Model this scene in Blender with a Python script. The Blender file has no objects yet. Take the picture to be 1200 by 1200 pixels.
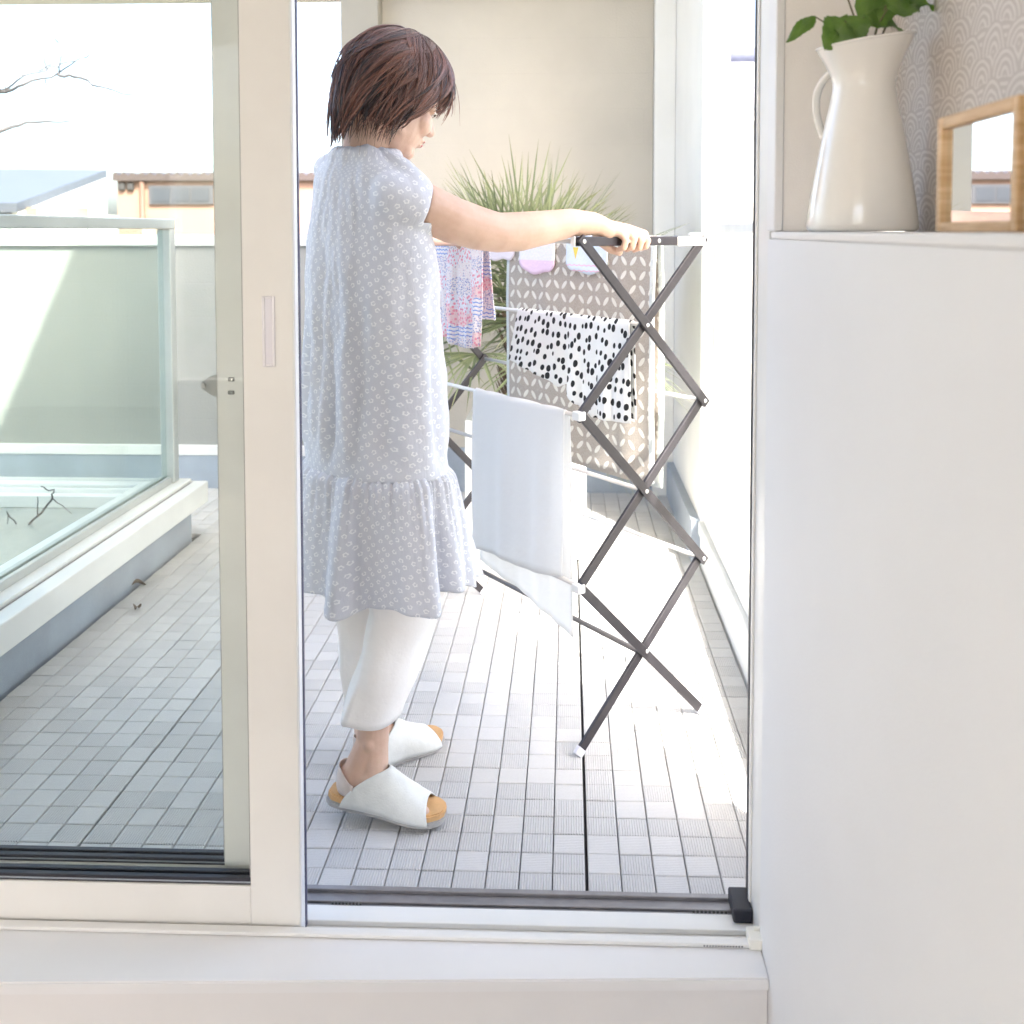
import bpy, bmesh, math, random
from mathutils import Vector, Matrix, noise
random.seed(7)
S = bpy.context.scene
COL = S.collection
R_ = math.radians

# ------------------------------------------------------------------ camera
H, F, CX, CY = 1.17, 1200., 623., 330.
pit, yaw = math.atan(60/1200.), math.atan(43/1200.)
cam = bpy.data.cameras.new('camera'); camo = bpy.data.objects.new('camera', cam); COL.objects.link(camo)
camo.location = (0, 0, H); camo.rotation_euler = (math.pi/2 - pit, 0, yaw)
cam.sensor_width = 36; cam.lens = 36.0; cam.shift_x = (600-CX)/1200.; cam.shift_y = -(600-CY)/1200.
cam.clip_start = .05; cam.clip_end = 3000
cam.dof.use_dof = True; cam.dof.focus_distance = 2.15; cam.dof.aperture_fstop = 5.6
S.camera = camo
fw = Vector((-math.sin(yaw)*math.cos(pit), math.cos(yaw)*math.cos(pit), -math.sin(pit)))
rt = Vector((math.cos(yaw), math.sin(yaw), 0)); up = rt.cross(fw)
def P(x, y, **k):
    """world point seen at a photo pixel, at the given real depth Y, height z or side X"""
    d = fw + (x-CX)/F*rt + (CY-y)/F*up
    if 'Y' in k: t = k['Y']/d.y
    elif 'z' in k: t = (k['z']-H)/d.z
    else: t = k['X']/d.x
    return Vector((0, 0, H)) + d*t

# ------------------------------------------------------------------ node helpers
class N:
    def __init__(s, nt, sock): s.nt, s.s = nt, sock
    def _m(s, op, *o):
        n = s.nt.nodes.new('ShaderNodeMath'); n.operation = op
        for i, a in enumerate((s,)+o):
            if isinstance(a, N): s.nt.links.new(a.s, n.inputs[i])
            else: n.inputs[i].default_value = a
        return N(s.nt, n.outputs[0])
    def __add__(s, o): return s._m('ADD', o)
    def __sub__(s, o): return s._m('SUBTRACT', o)
    def __mul__(s, o): return s._m('MULTIPLY', o)
    def __truediv__(s, o): return s._m('DIVIDE', o)
    def lt(s, o): return s._m('LESS_THAN', o)
    def gt(s, o): return s._m('GREATER_THAN', o)
    def floor(s): return s._m('FLOOR')
    def fract(s): return s._m('FRACT')
    def abs(s): return s._m('ABSOLUTE')
    def sin(s): return s._m('SINE')
    def cos(s): return s._m('COSINE')
    def sqrt(s): return s._m('SQRT')
    def mod(s, o): return s._m('FLOORED_MODULO', o)
    def max(s, o): return s._m('MAXIMUM', o)
    def min(s, o): return s._m('MINIMUM', o)
    def atan2(s, o): return s._m('ARCTAN2', o)
    def sm(s, a, b):
        n = s.nt.nodes.new('ShaderNodeMapRange'); n.interpolation_type = 'SMOOTHSTEP'
        s.nt.links.new(s.s, n.inputs[0]); n.inputs[1].default_value = a; n.inputs[2].default_value = b
        return N(s.nt, n.outputs[0])

def mix(nt, f, a, b):
    n = nt.nodes.new('ShaderNodeMix'); n.data_type = 'RGBA'
    for i, v in ((0, f), (6, a), (7, b)):
        if isinstance(v, N): nt.links.new(v.s, n.inputs[i])
        elif i == 0: n.inputs[i].default_value = v
        else: n.inputs[i].default_value = (*v, 1)
    return N(nt, n.outputs[2])

def base(name, col, rough=.5, metal=0, **kw):
    m = bpy.data.materials.new(name); m.use_nodes = True
    nt = m.node_tree; b = nt.nodes['Principled BSDF']
    b.inputs['Base Color'].default_value = (*col, 1)
    b.inputs['Roughness'].default_value = rough; b.inputs['Metallic'].default_value = metal
    for k, v in kw.items(): b.inputs[k.replace('_', ' ')].default_value = v
    return m, nt, b
def coord(nt, kind='Object'):
    n = nt.nodes.new('ShaderNodeTexCoord'); return N(nt, n.outputs[kind])
def uvw(nt, kind='UV'):
    n = nt.nodes.new('ShaderNodeSeparateXYZ'); nt.links.new(coord(nt, kind).s, n.inputs[0])
    return N(nt, n.outputs[0]), N(nt, n.outputs[1]), N(nt, n.outputs[2])
def vec(nt, x, y, z=0):
    n = nt.nodes.new('ShaderNodeCombineXYZ')
    for i, v in enumerate((x, y, z)):
        if isinstance(v, N): nt.links.new(v.s, n.inputs[i])
        else: n.inputs[i].default_value = v
    return N(nt, n.outputs[0])
def nz(nt, v, scale, detail=3, rough=.55):
    n = nt.nodes.new('ShaderNodeTexNoise'); nt.links.new(v.s, n.inputs['Vector'])
    n.inputs['Scale'].default_value = scale; n.inputs['Detail'].default_value = detail; n.inputs['Roughness'].default_value = rough
    return N(nt, n.outputs[0])
def bump(nt, b, h, dist=.002, strength=1):
    n = nt.nodes.new('ShaderNodeBump'); n.inputs['Distance'].default_value = dist; n.inputs['Strength'].default_value = strength
    nt.links.new(h.s, n.inputs['Height']); nt.links.new(n.outputs[0], b.inputs['Normal'])
def setc(nt, b, c): nt.links.new(c.s, b.inputs['Base Color'])
def dim(c, f): return tuple(x*f for x in c)

def plain(name, col, rough=.5, metal=0, var=.06, scale=6, bscale=0, bd=.0006, **kw):
    """paint, plaster or metal: base colour with faint uneven wear and a fine surface grain"""
    m, nt, b = base(name, col, rough, metal, **kw)
    o = coord(nt)
    n1 = nz(nt, o, scale, 5, .6)
    setc(nt, b, mix(nt, n1.sm(.3, .7), dim(col, 1-var), tuple(min(1, x*(1+var*.5)) for x in col)))
    if bscale: bump(nt, b, nz(nt, o, bscale, 3), bd)
    return m

def glass(name, tint, rough=.0, refl=1.0):
    m = bpy.data.materials.new(name); m.use_nodes = True; nt = m.node_tree; nt.nodes.clear()
    o = nt.nodes.new('ShaderNodeOutputMaterial'); t = nt.nodes.new('ShaderNodeBsdfTransparent'); g = nt.nodes.new('ShaderNodeBsdfGlossy')
    mx = nt.nodes.new('ShaderNodeMixShader'); lw = nt.nodes.new('ShaderNodeLayerWeight'); lw.inputs[0].default_value = .5
    fr_ = (N(nt, lw.outputs['Facing'])._m('POWER', 5.0)*.85 + .035)*refl
    t.inputs[0].default_value = (*tint, 1); g.inputs[1].default_value = rough; g.inputs[0].default_value = (.95, .97, .96, 1)
    nt.links.new(fr_.s, mx.inputs[0]); nt.links.new(t.outputs[0], mx.inputs[1]); nt.links.new(g.outputs[0], mx.inputs[2])
    nt.links.new(mx.outputs[0], o.inputs[0]); return m

# ------------------------------------------------------------------ mesh helpers
class MB:
    def __init__(s): s.v, s.f, s.uv, s.sm = [], [], [], []
    def add(s, vs, fs, uvs=None, smooth=False):
        o = len(s.v); s.v += [tuple(v) for v in vs]
        for i, f in enumerate(fs):
            s.f.append(tuple(o+k for k in f)); s.sm.append(smooth)
            s.uv.append([tuple(uvs[k]) for k in f] if uvs else [(0, 0)]*len(f))
        return s
    def box(s, lo, hi, bev=.0, M=None, seg=1):
        bm = bmesh.new(); bmesh.ops.create_cube(bm, size=1)
        for v in bm.verts: v.co = Vector([lo[i]+(v.co[i]+.5)*(hi[i]-lo[i]) for i in range(3)])
        if bev: bmesh.ops.bevel(bm, geom=bm.edges[:], offset=bev, segments=seg, profile=.5, affect='EDGES')
        if M is not None: bm.transform(M)
        s.bm(bm); return s
    def bm(s, bm, smooth=False):
        bm.verts.index_update()
        s.add([v.co.copy() for v in bm.verts], [[v.index for v in f.verts] for f in bm.faces], None, smooth); bm.free()
    def tube(s, pts, rad, n=8, cap=True, flat=None, smooth=True):
        pts = [Vector(p) for p in pts]
        if not hasattr(rad, '__len__'): rad = [rad]*len(pts)
        vs, fs = [], []; prev = None
        for i, p in enumerate(pts):
            t = (pts[min(i+1, len(pts)-1)]-pts[max(i-1, 0)]).normalized()
            if prev is None:
                a = Vector((0, 0, 1)) if abs(t.z) < .9 else Vector((1, 0, 0))
                if flat is not None: a = Vector(flat)
                u = (a - t*a.dot(t)).normalized()
            else: u = (prev - t*prev.dot(t)).normalized()
            prev = u; w = t.cross(u)
            r = rad[i]; ra, rb = (r if hasattr(r, '__len__') else (r, r))
            for k in range(n):
                an = 2*math.pi*k/n; vs.append(p + u*math.cos(an)*ra + w*math.sin(an)*rb)
        for i in range(len(pts)-1):
            for k in range(n): fs.append((i*n+k, i*n+(k+1) % n, (i+1)*n+(k+1) % n, (i+1)*n+k))
        if cap: fs.append(tuple(range(n-1, -1, -1))); fs.append(tuple((len(pts)-1)*n+k for k in range(n)))
        s.add(vs, fs, None, smooth); return s
    def ell(s, c, r, M=None, seg=16, ring=10):
        bm = bmesh.new(); bmesh.ops.create_uvsphere(bm, u_segments=seg, v_segments=ring, radius=1)
        for v in bm.verts:
            q = Vector((v.co.x*r[0], v.co.y*r[1], v.co.z*r[2]))
            if M is not None: q = M @ q
            v.co = q + Vector(c)
        s.bm(bm, True); return s
    def cap(s, pts, rad, n=16):
        """a limb: tapering tube with rounded ends (spheres), for the voxel union"""
        s.tube(pts, rad, n)
        for i in range(len(pts)):
            r = rad[i]; r = r if not hasattr(r, '__len__') else min(r)
            s.ell(pts[i], (r, r, r), None, n, 10)
        return s
    def mesh(s, name, mat=None, angle=35):
        me = bpy.data.meshes.new(name); me.from_pydata(s.v, [], s.f)
        uv = me.uv_layers.new(name='UVMap')
        flat = [c for f in s.uv for k in f for c in k]; uv.data.foreach_set('uv', flat)
        me.polygons.foreach_set('use_smooth', s.sm)
        if mat: me.materials.append(mat)
        me.update(); return me
    def obj(s, name, mat, parent=None, **kw):
        return link(name, s.mesh(name, mat), parent, **kw)

def link(name, me, parent=None, **kw):
    o = bpy.data.objects.new(name, me); COL.objects.link(o)
    if parent:
        o.parent = parent; o.matrix_parent_inverse = Matrix.Translation(-parent.location)
    tag(o, **kw); return o
def tag(o, label=None, cat=None, group=None, kind=None):
    for k, v in (('label', label), ('category', cat), ('group', group), ('kind', kind)):
        if v: o[k] = v
    return o
def empty(name, loc, label, cat, group=None):
    o = bpy.data.objects.new(name, None); o.location = loc; o.empty_display_size = .1; COL.objects.link(o)
    return tag(o, label, cat, group)
def set_origin(o, loc):
    """move a mesh thing's origin to its base without moving the mesh"""
    loc = Vector(loc); o.data.transform(Matrix.Translation(-loc)); o.location = loc
def evaluated(me, mods):
    o = bpy.data.objects.new('temporary', me); COL.objects.link(o)
    for t, kw in mods:
        m = o.modifiers.new(t, t)
        for k, v in kw.items(): setattr(m, k, v)
    dg = bpy.context.evaluated_depsgraph_get(); dg.update()
    r = bpy.data.meshes.new_from_object(o.evaluated_get(dg)); bpy.data.objects.remove(o); return r
def unite(mb, voxel, smooth=4, fac=.5):
    return evaluated(mb.mesh('u'), [('REMESH', dict(mode='VOXEL', voxel_size=voxel, use_smooth_shade=True)), ('SMOOTH', dict(factor=fac, iterations=smooth))])
def lerp(a, b, t): return a+(b-a)*t
def interp(tab, x):
    if x <= tab[0][0]: return tab[0][1]
    for (x0, y0), (x1, y1) in zip(tab, tab[1:]):
        if x <= x1: return lerp(y0, y1, (x-x0)/(x1-x0))
    return tab[-1][1]
def sstep(a, b, x):
    t = max(0, min(1, (x-a)/(b-a))); return t*t*(3-2*t)

# ------------------------------------------------------------------ world and sun
SUN = Vector((.4833, -.8754, 0)); EL = R_(47)
W = bpy.data.worlds.new('World'); S.world = W; W.use_nodes = True
wn = W.node_tree; bg = wn.nodes['Background']
sky = wn.nodes.new('ShaderNodeTexSky'); sky.sky_type = 'NISHITA'; sky.sun_disc = False
sky.sun_elevation = EL; sky.sun_rotation = math.atan2(SUN.x, SUN.y); sky.air_density = .7; sky.dust_density = 4.5; sky.ozone_density = .5
tint = wn.nodes.new('ShaderNodeMix'); tint.data_type = 'RGBA'; tint.blend_type = 'MULTIPLY'; tint.inputs[0].default_value = 1
tint.inputs[7].default_value = (1.02, 1.0, .945, 1)           # the camera's daylight-shade white balance
wn.links.new(sky.outputs[0], tint.inputs[6]); wn.links.new(tint.outputs[2], bg.inputs[0]); bg.inputs[1].default_value = .15
sl = bpy.data.lights.new('sun', 'SUN'); sl.energy = 2.0; sl.angle = R_(.5); sl.color = (1, .96, .9)
so = bpy.data.objects.new('sun', sl); COL.objects.link(so)
dsun = Vector((SUN.x*math.cos(EL), SUN.y*math.cos(EL), math.sin(EL)))
so.rotation_euler = dsun.to_track_quat('Z', 'Y').to_euler(); so.location = dsun*30
S.view_settings.view_transform = 'Standard'; S.view_settings.look = 'None'; S.view_settings.gamma = 1
S.view_settings.exposure = 3.17
S.render.engine = 'CYCLES'
S.cycles.max_bounces = 10; S.cycles.diffuse_bounces = 6; S.cycles.transparent_max_bounces = 16

# ------------------------------------------------------------------ materials
white_frame = plain('white_frame', (.80, .79, .76), .35, var=.03, bscale=900, bd=.0001)
door_cream = plain('door_cream', (.79, .775, .735), .38, var=.03, bscale=900, bd=.0001)
alu_gray = plain('grey_aluminium', (.70, .70, .69), .35, .0, var=.04)
alu_dark = plain('track_aluminium', (.30, .29, .30), .4, .5, var=.12, scale=30)
rubber = plain('rubber', (.02, .02, .03), .5, var=.2)
seal_blue = plain('seal', (.05, .05, .12), .5, var=.2)
sill_white = plain('sill_white', (.80, .79, .78), .42, var=.03, scale=3)
wall_white = plain('wall_white', (.80, .80, .80), .6, var=.02, scale=2, bscale=260, bd=.0003)
niche_beige = plain('niche_beige', (.90, .86, .81), .7, var=.03, bscale=400, bd=.0004)
out_white = plain('exterior_white', (.87, .86, .84), .7, var=.05, scale=2, bscale=300, bd=.001)
def siding(name, col):
    m, nt, b = base(name, col, .75)
    x, y, z = uvw(nt, 'Object'); o = coord(nt)
    ln = (z*(1/.155)).fract().lt(.035)
    row = (z*(1/.155)).floor(); off = (row*.37).fract()
    vl = ((x*(1/1.1)) + off).fract().lt(.004)
    n1 = nz(nt, o, 3, 5); n2 = nz(nt, o, 140, 2)
    c = mix(nt, n1.sm(.3, .7), dim(col, .95), tuple(min(1, q*1.03) for q in col))
    setc(nt, b, mix(nt, ln.max(vl)*.025, c, dim(col, .7)))
    bump(nt, b, n2 - ln.max(vl)*.25, .0012); return m
out_beige = siding('beige_siding', (.53, .49, .43)); col_beige = plain('beige_render', (.37, .345, .295), .75, var=.04, scale=2, bscale=200, bd=.001)
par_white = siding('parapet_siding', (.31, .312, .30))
blue_grey = plain('blue_grey_waterproofing', (.35, .395, .46), .5, var=.12, scale=5, bscale=120, bd=.001)
cap_alu = plain('cap_aluminium', (.78, .78, .77), .35, .0, var=.05)
rail_alu = plain('rail_aluminium', (.52, .54, .53), .35, .3, var=.06)
rack_dark = plain('rack_dark_metal', (.05, .046, .052), .38, .45, var=.1, scale=30)
rack_rod = plain('rack_rod_steel', (.66, .64, .63), .3, .35, var=.05)
rivet_m = plain('rivet_steel', (.75, .75, .75), .25, .8, var=.05)
plastic_w = plain('white_plastic', (.8, .8, .82), .4, var=.03)
side_seal = plain('side_seal', (.34, .33, .32), .5, var=.05)
pane_m = glass('door_glass', (.955, .97, .958), refl=.3); rail_glass = glass('balustrade_glass', (.885, .925, .905), refl=.6); back_glass = glass('back_glass', (.97, .98, .975))

# ------------------------------------------------------------------ ground
m, nt, b = base('ground', (.16, .15, .13), .9)
setc(nt, b, mix(nt, nz(nt, coord(nt), .15, 6).sm(.35, .65), (.10, .12, .07), (.24, .22, .2)))
MB().add([(-900, -900, -3.3), (900, -900, -3.3), (900, 900, -3.3), (-900, 900, -3.3)], [(0, 1, 2, 3)]).obj('ground', m, kind='structure')

# ------------------------------------------------------------------ balcony floor: one mesh of deck tiles over a dark bed
YO, YF = 1.7475, 4.55          # outside edge of the door track, far wall
bed = plain('deck_bed', (.07, .068, .07), .9)
MB().box((-3.4, YO-.02, -.30), (.60, YF+.3, -.018)).obj('balcony_slab', bed, kind='structure')
m, nt, b = base('deck_tile', (.4, .4, .41), .75)
u, v, _ = uvw(nt)
at = nt.nodes.new('ShaderNodeAttribute'); at.attribute_name = 'tile'
sp = nt.nodes.new('ShaderNodeSeparateXYZ'); nt.links.new(at.outputs['Vector'], sp.inputs[0])
rnd, rid = N(nt, sp.outputs[0]), N(nt, sp.outputs[1])
o = coord(nt); n1 = nz(nt, o, 260, 4, .7); n2 = nz(nt, o, 2.2, 4); 
wob = nz(nt, o, 60, 2)
streak = nz(nt, vec(nt, u*14 + rnd*50, v*3), 3.0, 4, .7)
groove = ((u*11 + wob*.5).fract()-.5).abs()
gd = groove.sm(.5, .30)     # 0 in groove .. 1 on ridge
gd = groove.sm(.12, .3)
c = mix(nt, rnd, (.57, .562, .558), (.60, .590, .586))
c = mix(nt, n2.sm(.35, .7)*.5, c, (.62, .595, .57))
c = mix(nt, n1.sm(.35, .75)*.30, c, (.46, .445, .44))
c = mix(nt, streak.sm(.5, .8)*.35, c, (.74, .73, .73))
c = mix(nt, (gd*-1+1)*rid*.24, c, (.36, .352, .35))
setc(nt, b, c)
bump(nt, b, gd*rid*.8 + n1*.35 + streak*.25, .0016)
tile_m = m
V, Fc, UV, TA = [], [], [], []
pit_ = .0602; gx0 = .0335
def tile(x0, x1, y0, y1):
    z0 = random.uniform(-.0012, .0006); bv = .0016; g = .0011
    x0 += g; x1 -= g; y0 += g*.8; y1 -= g*.8
    a = [(x0, y0), (x1, y0), (x1, y1), (x0, y1)]; i_ = [(x0+bv, y0+bv), (x1-bv, y0+bv), (x1-bv, y1-bv), (x0+bv, y1-bv)]
    tz = [random.uniform(-.0004, .0004) for _ in range(4)]
    o_ = len(V)
    V.extend([(x, y, -.017) for x, y in a]); V.extend([(p[0], p[1], z0-bv+tz[k]) for k, p in enumerate(a)]); V.extend([(p[0], p[1], z0+tz[k]) for k, p in enumerate(i_)])
    r = random.random(); t = random.random() < .52; ta = (r, .95 if t else .28, 0)
    uv = [(0, 0), (1, 0), (1, 1), (0, 1)] if t else [(0, 0), (0, 1), (1, 1), (1, 0)]
    fs = [(8, 9, 10, 11)] + [(4+k, 4+(k+1) % 4, 8+(k+1) % 4, 8+k) for k in range(4)] + [(k, (k+1) % 4, 4+(k+1) % 4, 4+k) for k in range(4)]
    for f in fs:
        Fc.append(tuple(o_+k for k in f)); UV.extend([uv[k % 4] for k in f]); TA.append(ta)
rows = int((YF-YO)/pit_)+1
xs = []
for k in range(-60, 8):
    sh = .004 if k >= 0 else (-.0025 if k < -16 else 0)
    xs.append((k, gx0 + k*pit_ + sh, gx0 + (k+1)*pit_ + (.0 if k == -1 else sh)))
for k, a0, a1 in xs:
    if a1 < -3.3: continue
    for j in range(rows):
        y0 = YO + .004 + j*pit_; y1 = min(y0+pit_, YF-.002)
        if a0 < -1.47 and y0 < 3.84: continue
        if y1-y0 < .01: continue
        tile(max(a0, -3.3), min(a1, .463), y0, y1)
me = bpy.data.meshes.new('balcony_floor'); me.from_pydata(V, [], Fc)
ul = me.uv_layers.new(name='UVMap'); ul.data.foreach_set('uv', [c for p in UV for c in p])
aa = me.attributes.new('tile', 'FLOAT_VECTOR', 'FACE'); aa.data.foreach_set('vector', [c for p in TA for c in p])
me.materials.append(tile_m); link('balcony_floor', me, kind='structure')

# ------------------------------------------------------------------ the house the picture is taken from
hs = empty('house', (0.4, 1.6, -3.3), 'white plastered house block carrying the door, its upper storey over the opening', 'house')
mb = MB()
mb.box((-.66, 1.50, 2.16), (.5175, 1.735, 4.6)); mb.box((-3.6, 1.50, 2.16), (-.662, 1.735, 3.0))
mb.box((-3.6, 1.50, -.3), (-1.30, 1.735, 2.158))
mb.obj('facade', out_white, hs)
MB().box((.485, -2.6, -3.3), (.5175, 1.498, 4.6)).box((.33, 1.60, -.3), (.5175, 1.735, 2.158)).obj('side_wall', out_white, hs)
MB().box((-.66, -2.6, 4.50), (.4835, 1.498, 4.6)).obj('roof', out_white, hs)
MB().box((-3.6, -2.6, 2.22), (.4835, 1.498, 2.30)).obj('ceiling', wall_white, hs)
MB().box((-3.6, -2.6, -3.3), (.4835, 1.44, -.33)).box((-3.6, 1.441, -3.3), (.4835, 1.735, -.305)).obj('base', out_white, hs)
m, nt, b = base('room_floor', (.5, .47, .44), .4)
x, y, z = uvw(nt, 'Object'); setc(nt, b, mix(nt, nz(nt, vec(nt, x*1.5, y*12, 0), 4, 5).sm(.3, .7), (.42, .38, .34), (.54, .50, .46)))
MB().box((-3.6, -2.6, -.328), (.305, 1.44, -.25)).obj('room_floor', m, kind='structure')

MB().box((-3.62, -2.6, -.25), (-3.52, 1.498, 2.219)).obj('left_wall', wall_white, hs)
MB().box((-3.518, -2.7, -.25), (-2.3, -2.602, 2.219)).box((-.65, -2.7, -.25), (.483, -2.602, 2.219)).box((-2.299, -2.7, -.25), (-.651, -2.602, .3)).obj('back_wall', wall_white, hs)
# right inner wall with its ledge and papered niche
XW, ZL, YE = .3085, 1.168, 1.545
nw = empty('niche_wall', (XW, 1.0, -.25), 'white inside wall at right with ledge and papered niche above', 'wall')
MB().box((XW, -.6, -.25), (.4835, 1.598, ZL-.0115), .0).obj('lower_wall', wall_white, nw)
MB().box((XW-.003, -.6, ZL-.011), (.4745, 1.559, ZL), .003, seg=3).obj('ledge', sill_white, nw)
MB().box((XW+.012, YE, ZL+.001), (.4745, 1.598, 2.215)).obj('end_panel', niche_beige, nw)
MB().box((XW-.002, YE-.004, ZL+.0005), (XW+.0115, 1.5985, 2.216), .002).obj('corner_trim', sill_white, nw)
m, nt, b = base('wave_wallpaper', (.45, .41, .38), .75)
x, y, z = uvw(nt, 'Object')
# overlapping hand drawn fans: rows of concentric arcs, each row covering the one above
wv = nz(nt, coord(nt), 14, 3)
uu = y*(1/.068) + wv*.45; vv = (z*(1/.030)) + (nz(nt, coord(nt), 11, 2))*.8
def fan(rowoff):
    r = (vv*.5 + rowoff*.5).floor()
    fv = (vv*.5 + rowoff*.5).fract()*2
    fu = (uu + rowoff*.5).fract() - .5
    d = (fu*fu*4 + fv*fv*.9).sqrt()
    ins = d.lt(1.0)
    ring = ((d*3.6).fract()-.5).abs().gt(.27)
    return ins, ring
i0, r0 = fan(0.0); i1, r1 = fan(1.0)
fv0 = (vv*.5).fract()
line = mix(nt, i0, r1, r0)
setc(nt, b, mix(nt, line, (.55, .50, .465), (.70, .655, .615)))
MB().box((.4746, -.6, ZL+.001), (.4835, 1.598, 2.215)).obj('wallpaper', m, nw)

# step below the door
st = empty('door_step', (-.4, 1.54, -.25), 'wide white painted step running below the sliding doors', 'step')
stw = plain('step_white', (.78, .76, .74), .45, var=.03, scale=3)
Ms = Matrix.Translation((XW, 0, 0)) @ Matrix.Rotation(R_(-1.6), 4, 'Z') @ Matrix.Translation((-XW, 0, 0))
bm = bmesh.new()
def prism(pts, z0, z1, bev=0):
    bm = bmesh.new(); vb = [bm.verts.new((x, y, z0)) for x, y in pts]; vt = [bm.verts.new((x, y, z1)) for x, y in pts]
    n = len(pts); bm.faces.new(vb[::-1]); bm.faces.new(vt)
    for k in range(n): bm.faces.new((vb[k], vb[(k+1) % n], vt[(k+1) % n], vt[k]))
    if bev: bmesh.ops.bevel(bm, geom=[e for e in bm.edges if abs(e.verts[0].co.z-z1) < 1e-6 and abs(e.verts[1].co.z-z1) < 1e-6], offset=bev, segments=2, affect='EDGES')
    return bm
mb = MB(); mb.bm(prism([(-2.4, 1.40), (XW-.0005, 1.519), (XW-.0005, 1.598), (-2.4, 1.598)], .012, .03, .0025)); mb.obj('tread', sill_white, st)
mb = MB(); mb.bm(prism([(-2.4, 1.409), (XW-.001, 1.528), (XW-.001, 1.596), (-2.4, 1.596)], -.25, .0115)); mb.obj('riser', stw, st)

# ------------------------------------------------------------------ door frame
df = empty('door_frame', (-.4, 1.66, 0), 'white sliding door frame with grey tracks and right jamb', 'door frame')
XJ = .311
XL = -1.29
mb = MB()
mb.box((XL, 1.583, .0305), (XJ, 1.600, .037), .0012)
mb.box((XL, 1.600, -.02), (XJ, 1.692, .011))
mb.box((XL, 1.640, .011), (XJ, 1.646, .020), .001)
mb.obj('threshold', white_frame, df)
mb = MB()
mb.box((XL, 1.6925, -.02), (XJ, YO, .004)); mb.box((XL, 1.7475-.012, .004), (XJ, YO, .0105), .001); mb.box((XL, 1.700, .004), (XJ, 1.706, .013), .001)
mb.box((XL, 1.6925, .004), (XJ, 1.695, .011))
mb.obj('outer_track', alu_dark, df)
mb = MB(); mb.box((XJ, 1.600, -.02), (.3285, 1.735, 2.158), .0015); mb.box((XJ-.004, 1.690, .012), (XJ, 1.700, 2.1), .001); mb.obj('jamb', white_frame, df)
MB().box((XJ-.0015, 1.722, .011), (XJ+.004, 1.7352, 2.10)).obj('jamb_seal', rubber, df)
MB().box((XL-.02, 1.600, -.02), (XL, 1.735, 2.158), .0015).obj('jamb', white_frame, df)
MB().box((XL, 1.600, 2.10), (XJ, 1.735, 2.158)).obj('head', white_frame, df)
stop = MB(); stop.box((XJ-.033, 1.668, .012), (XJ-.001, 1.730, .036), .003, seg=2).obj('door_stopper', rubber, df)
mb = MB(); mb.box((XJ-.0225, 1.578, .0302), (XJ-.0002, 1.612, .0480), .002, seg=2); mb.box((XJ-.012, 1.60, .048), (XJ-.001, 1.606, .054), .001); mb.obj('corner_block', plain('corner_block_plastic', (.82, .80, .72), .4, var=.02), df)
mb = MB()
for k in range(9): mb.box((XJ-.098+k*.0068, 1.6935, .0112), (XJ-.094+k*.0068, 1.696, .0146))
for k in range(9): mb.box((-.405+k*.0060, 1.6935, .0112), (-.4018+k*.0060, 1.696, .0146))
for k in range(14): mb.box((XJ-.094+k*.0046, 1.5822, .0325), (XJ-.0918+k*.0046, 1.5832, .0345))
mb.obj('drain_slots', plain('slot_dark', (.08, .08, .08), .6), df)

# inner sliding leaf
def leaf(root, Y0, Y1, xl, xr, wst, z0, zr, fr, bright):
    """stiles, rails, pane and gaskets of one sliding leaf"""
    ym = (Y0+Y1)/2
    MB().box((xr-wst, Y0, z0), (xr, Y1, 2.12), .0022, seg=2).obj('stile', fr, root)
    MB().box((xl, Y0, z0), (xl+wst, Y1, 2.12), .0022, seg=2).obj('stile', fr, root)
    MB().box((xl+wst, Y0+.0006, z0), (xr-wst, Y1-.0006, zr), .0015).obj('rail', fr, root)
    MB().box((xl+wst, Y0+.0006, 2.04), (xr-wst, Y1-.0006, 2.12), .0015).obj('rail', fr, root)
    MB().box((xl+wst, ym-.003, zr), (xr-wst, ym+.003, 2.04)).obj('pane', pane_m, root)
    g = MB()
    g.box((xl+wst+.0005, Y0+.004, zr), (xr-wst-.0005, ym-.0032, zr+.011), .001)
    g.box((xl+wst+.0005, ym+.0032, zr), (xr-wst-.0005, Y1-.004, zr+.011), .001)
    g2 = MB()
    g2.box((xr-wst-.003, Y0+.006, zr+.011), (xr-wst, ym-.0032, 2.03), .0008); g2.box((xl+wst, Y0+.006, zr+.011), (xl+wst+.003, ym-.0032, 2.03), .0008)
    g.box((xl+wst, ym+.0032, 2.03), (xr-wst, Y1-.004, 2.0399), .0008)
    g.obj('gasket', rubber, root)
    g2.obj('gasket', side_seal, root)
    b_ = MB()
    b_.box((xl+wst+.001, Y0+.0035, zr+.0035), (xr-wst-.001, Y0+.0042, zr+.0060))
    b_.obj('gasket_bead', plain('bead', (.35, .38, .42), .3, .3), root)
li = empty('sliding_door', (-.86, 1.62, .01), 'cream framed sliding glass door slid open to the left with flush pull', 'glass door')
IY0, IY1 = 1.605, 1.640
leaf(li, IY0, IY1, -1.285, -.4355, .082, .0125, .0985, door_cream, True)
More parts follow.
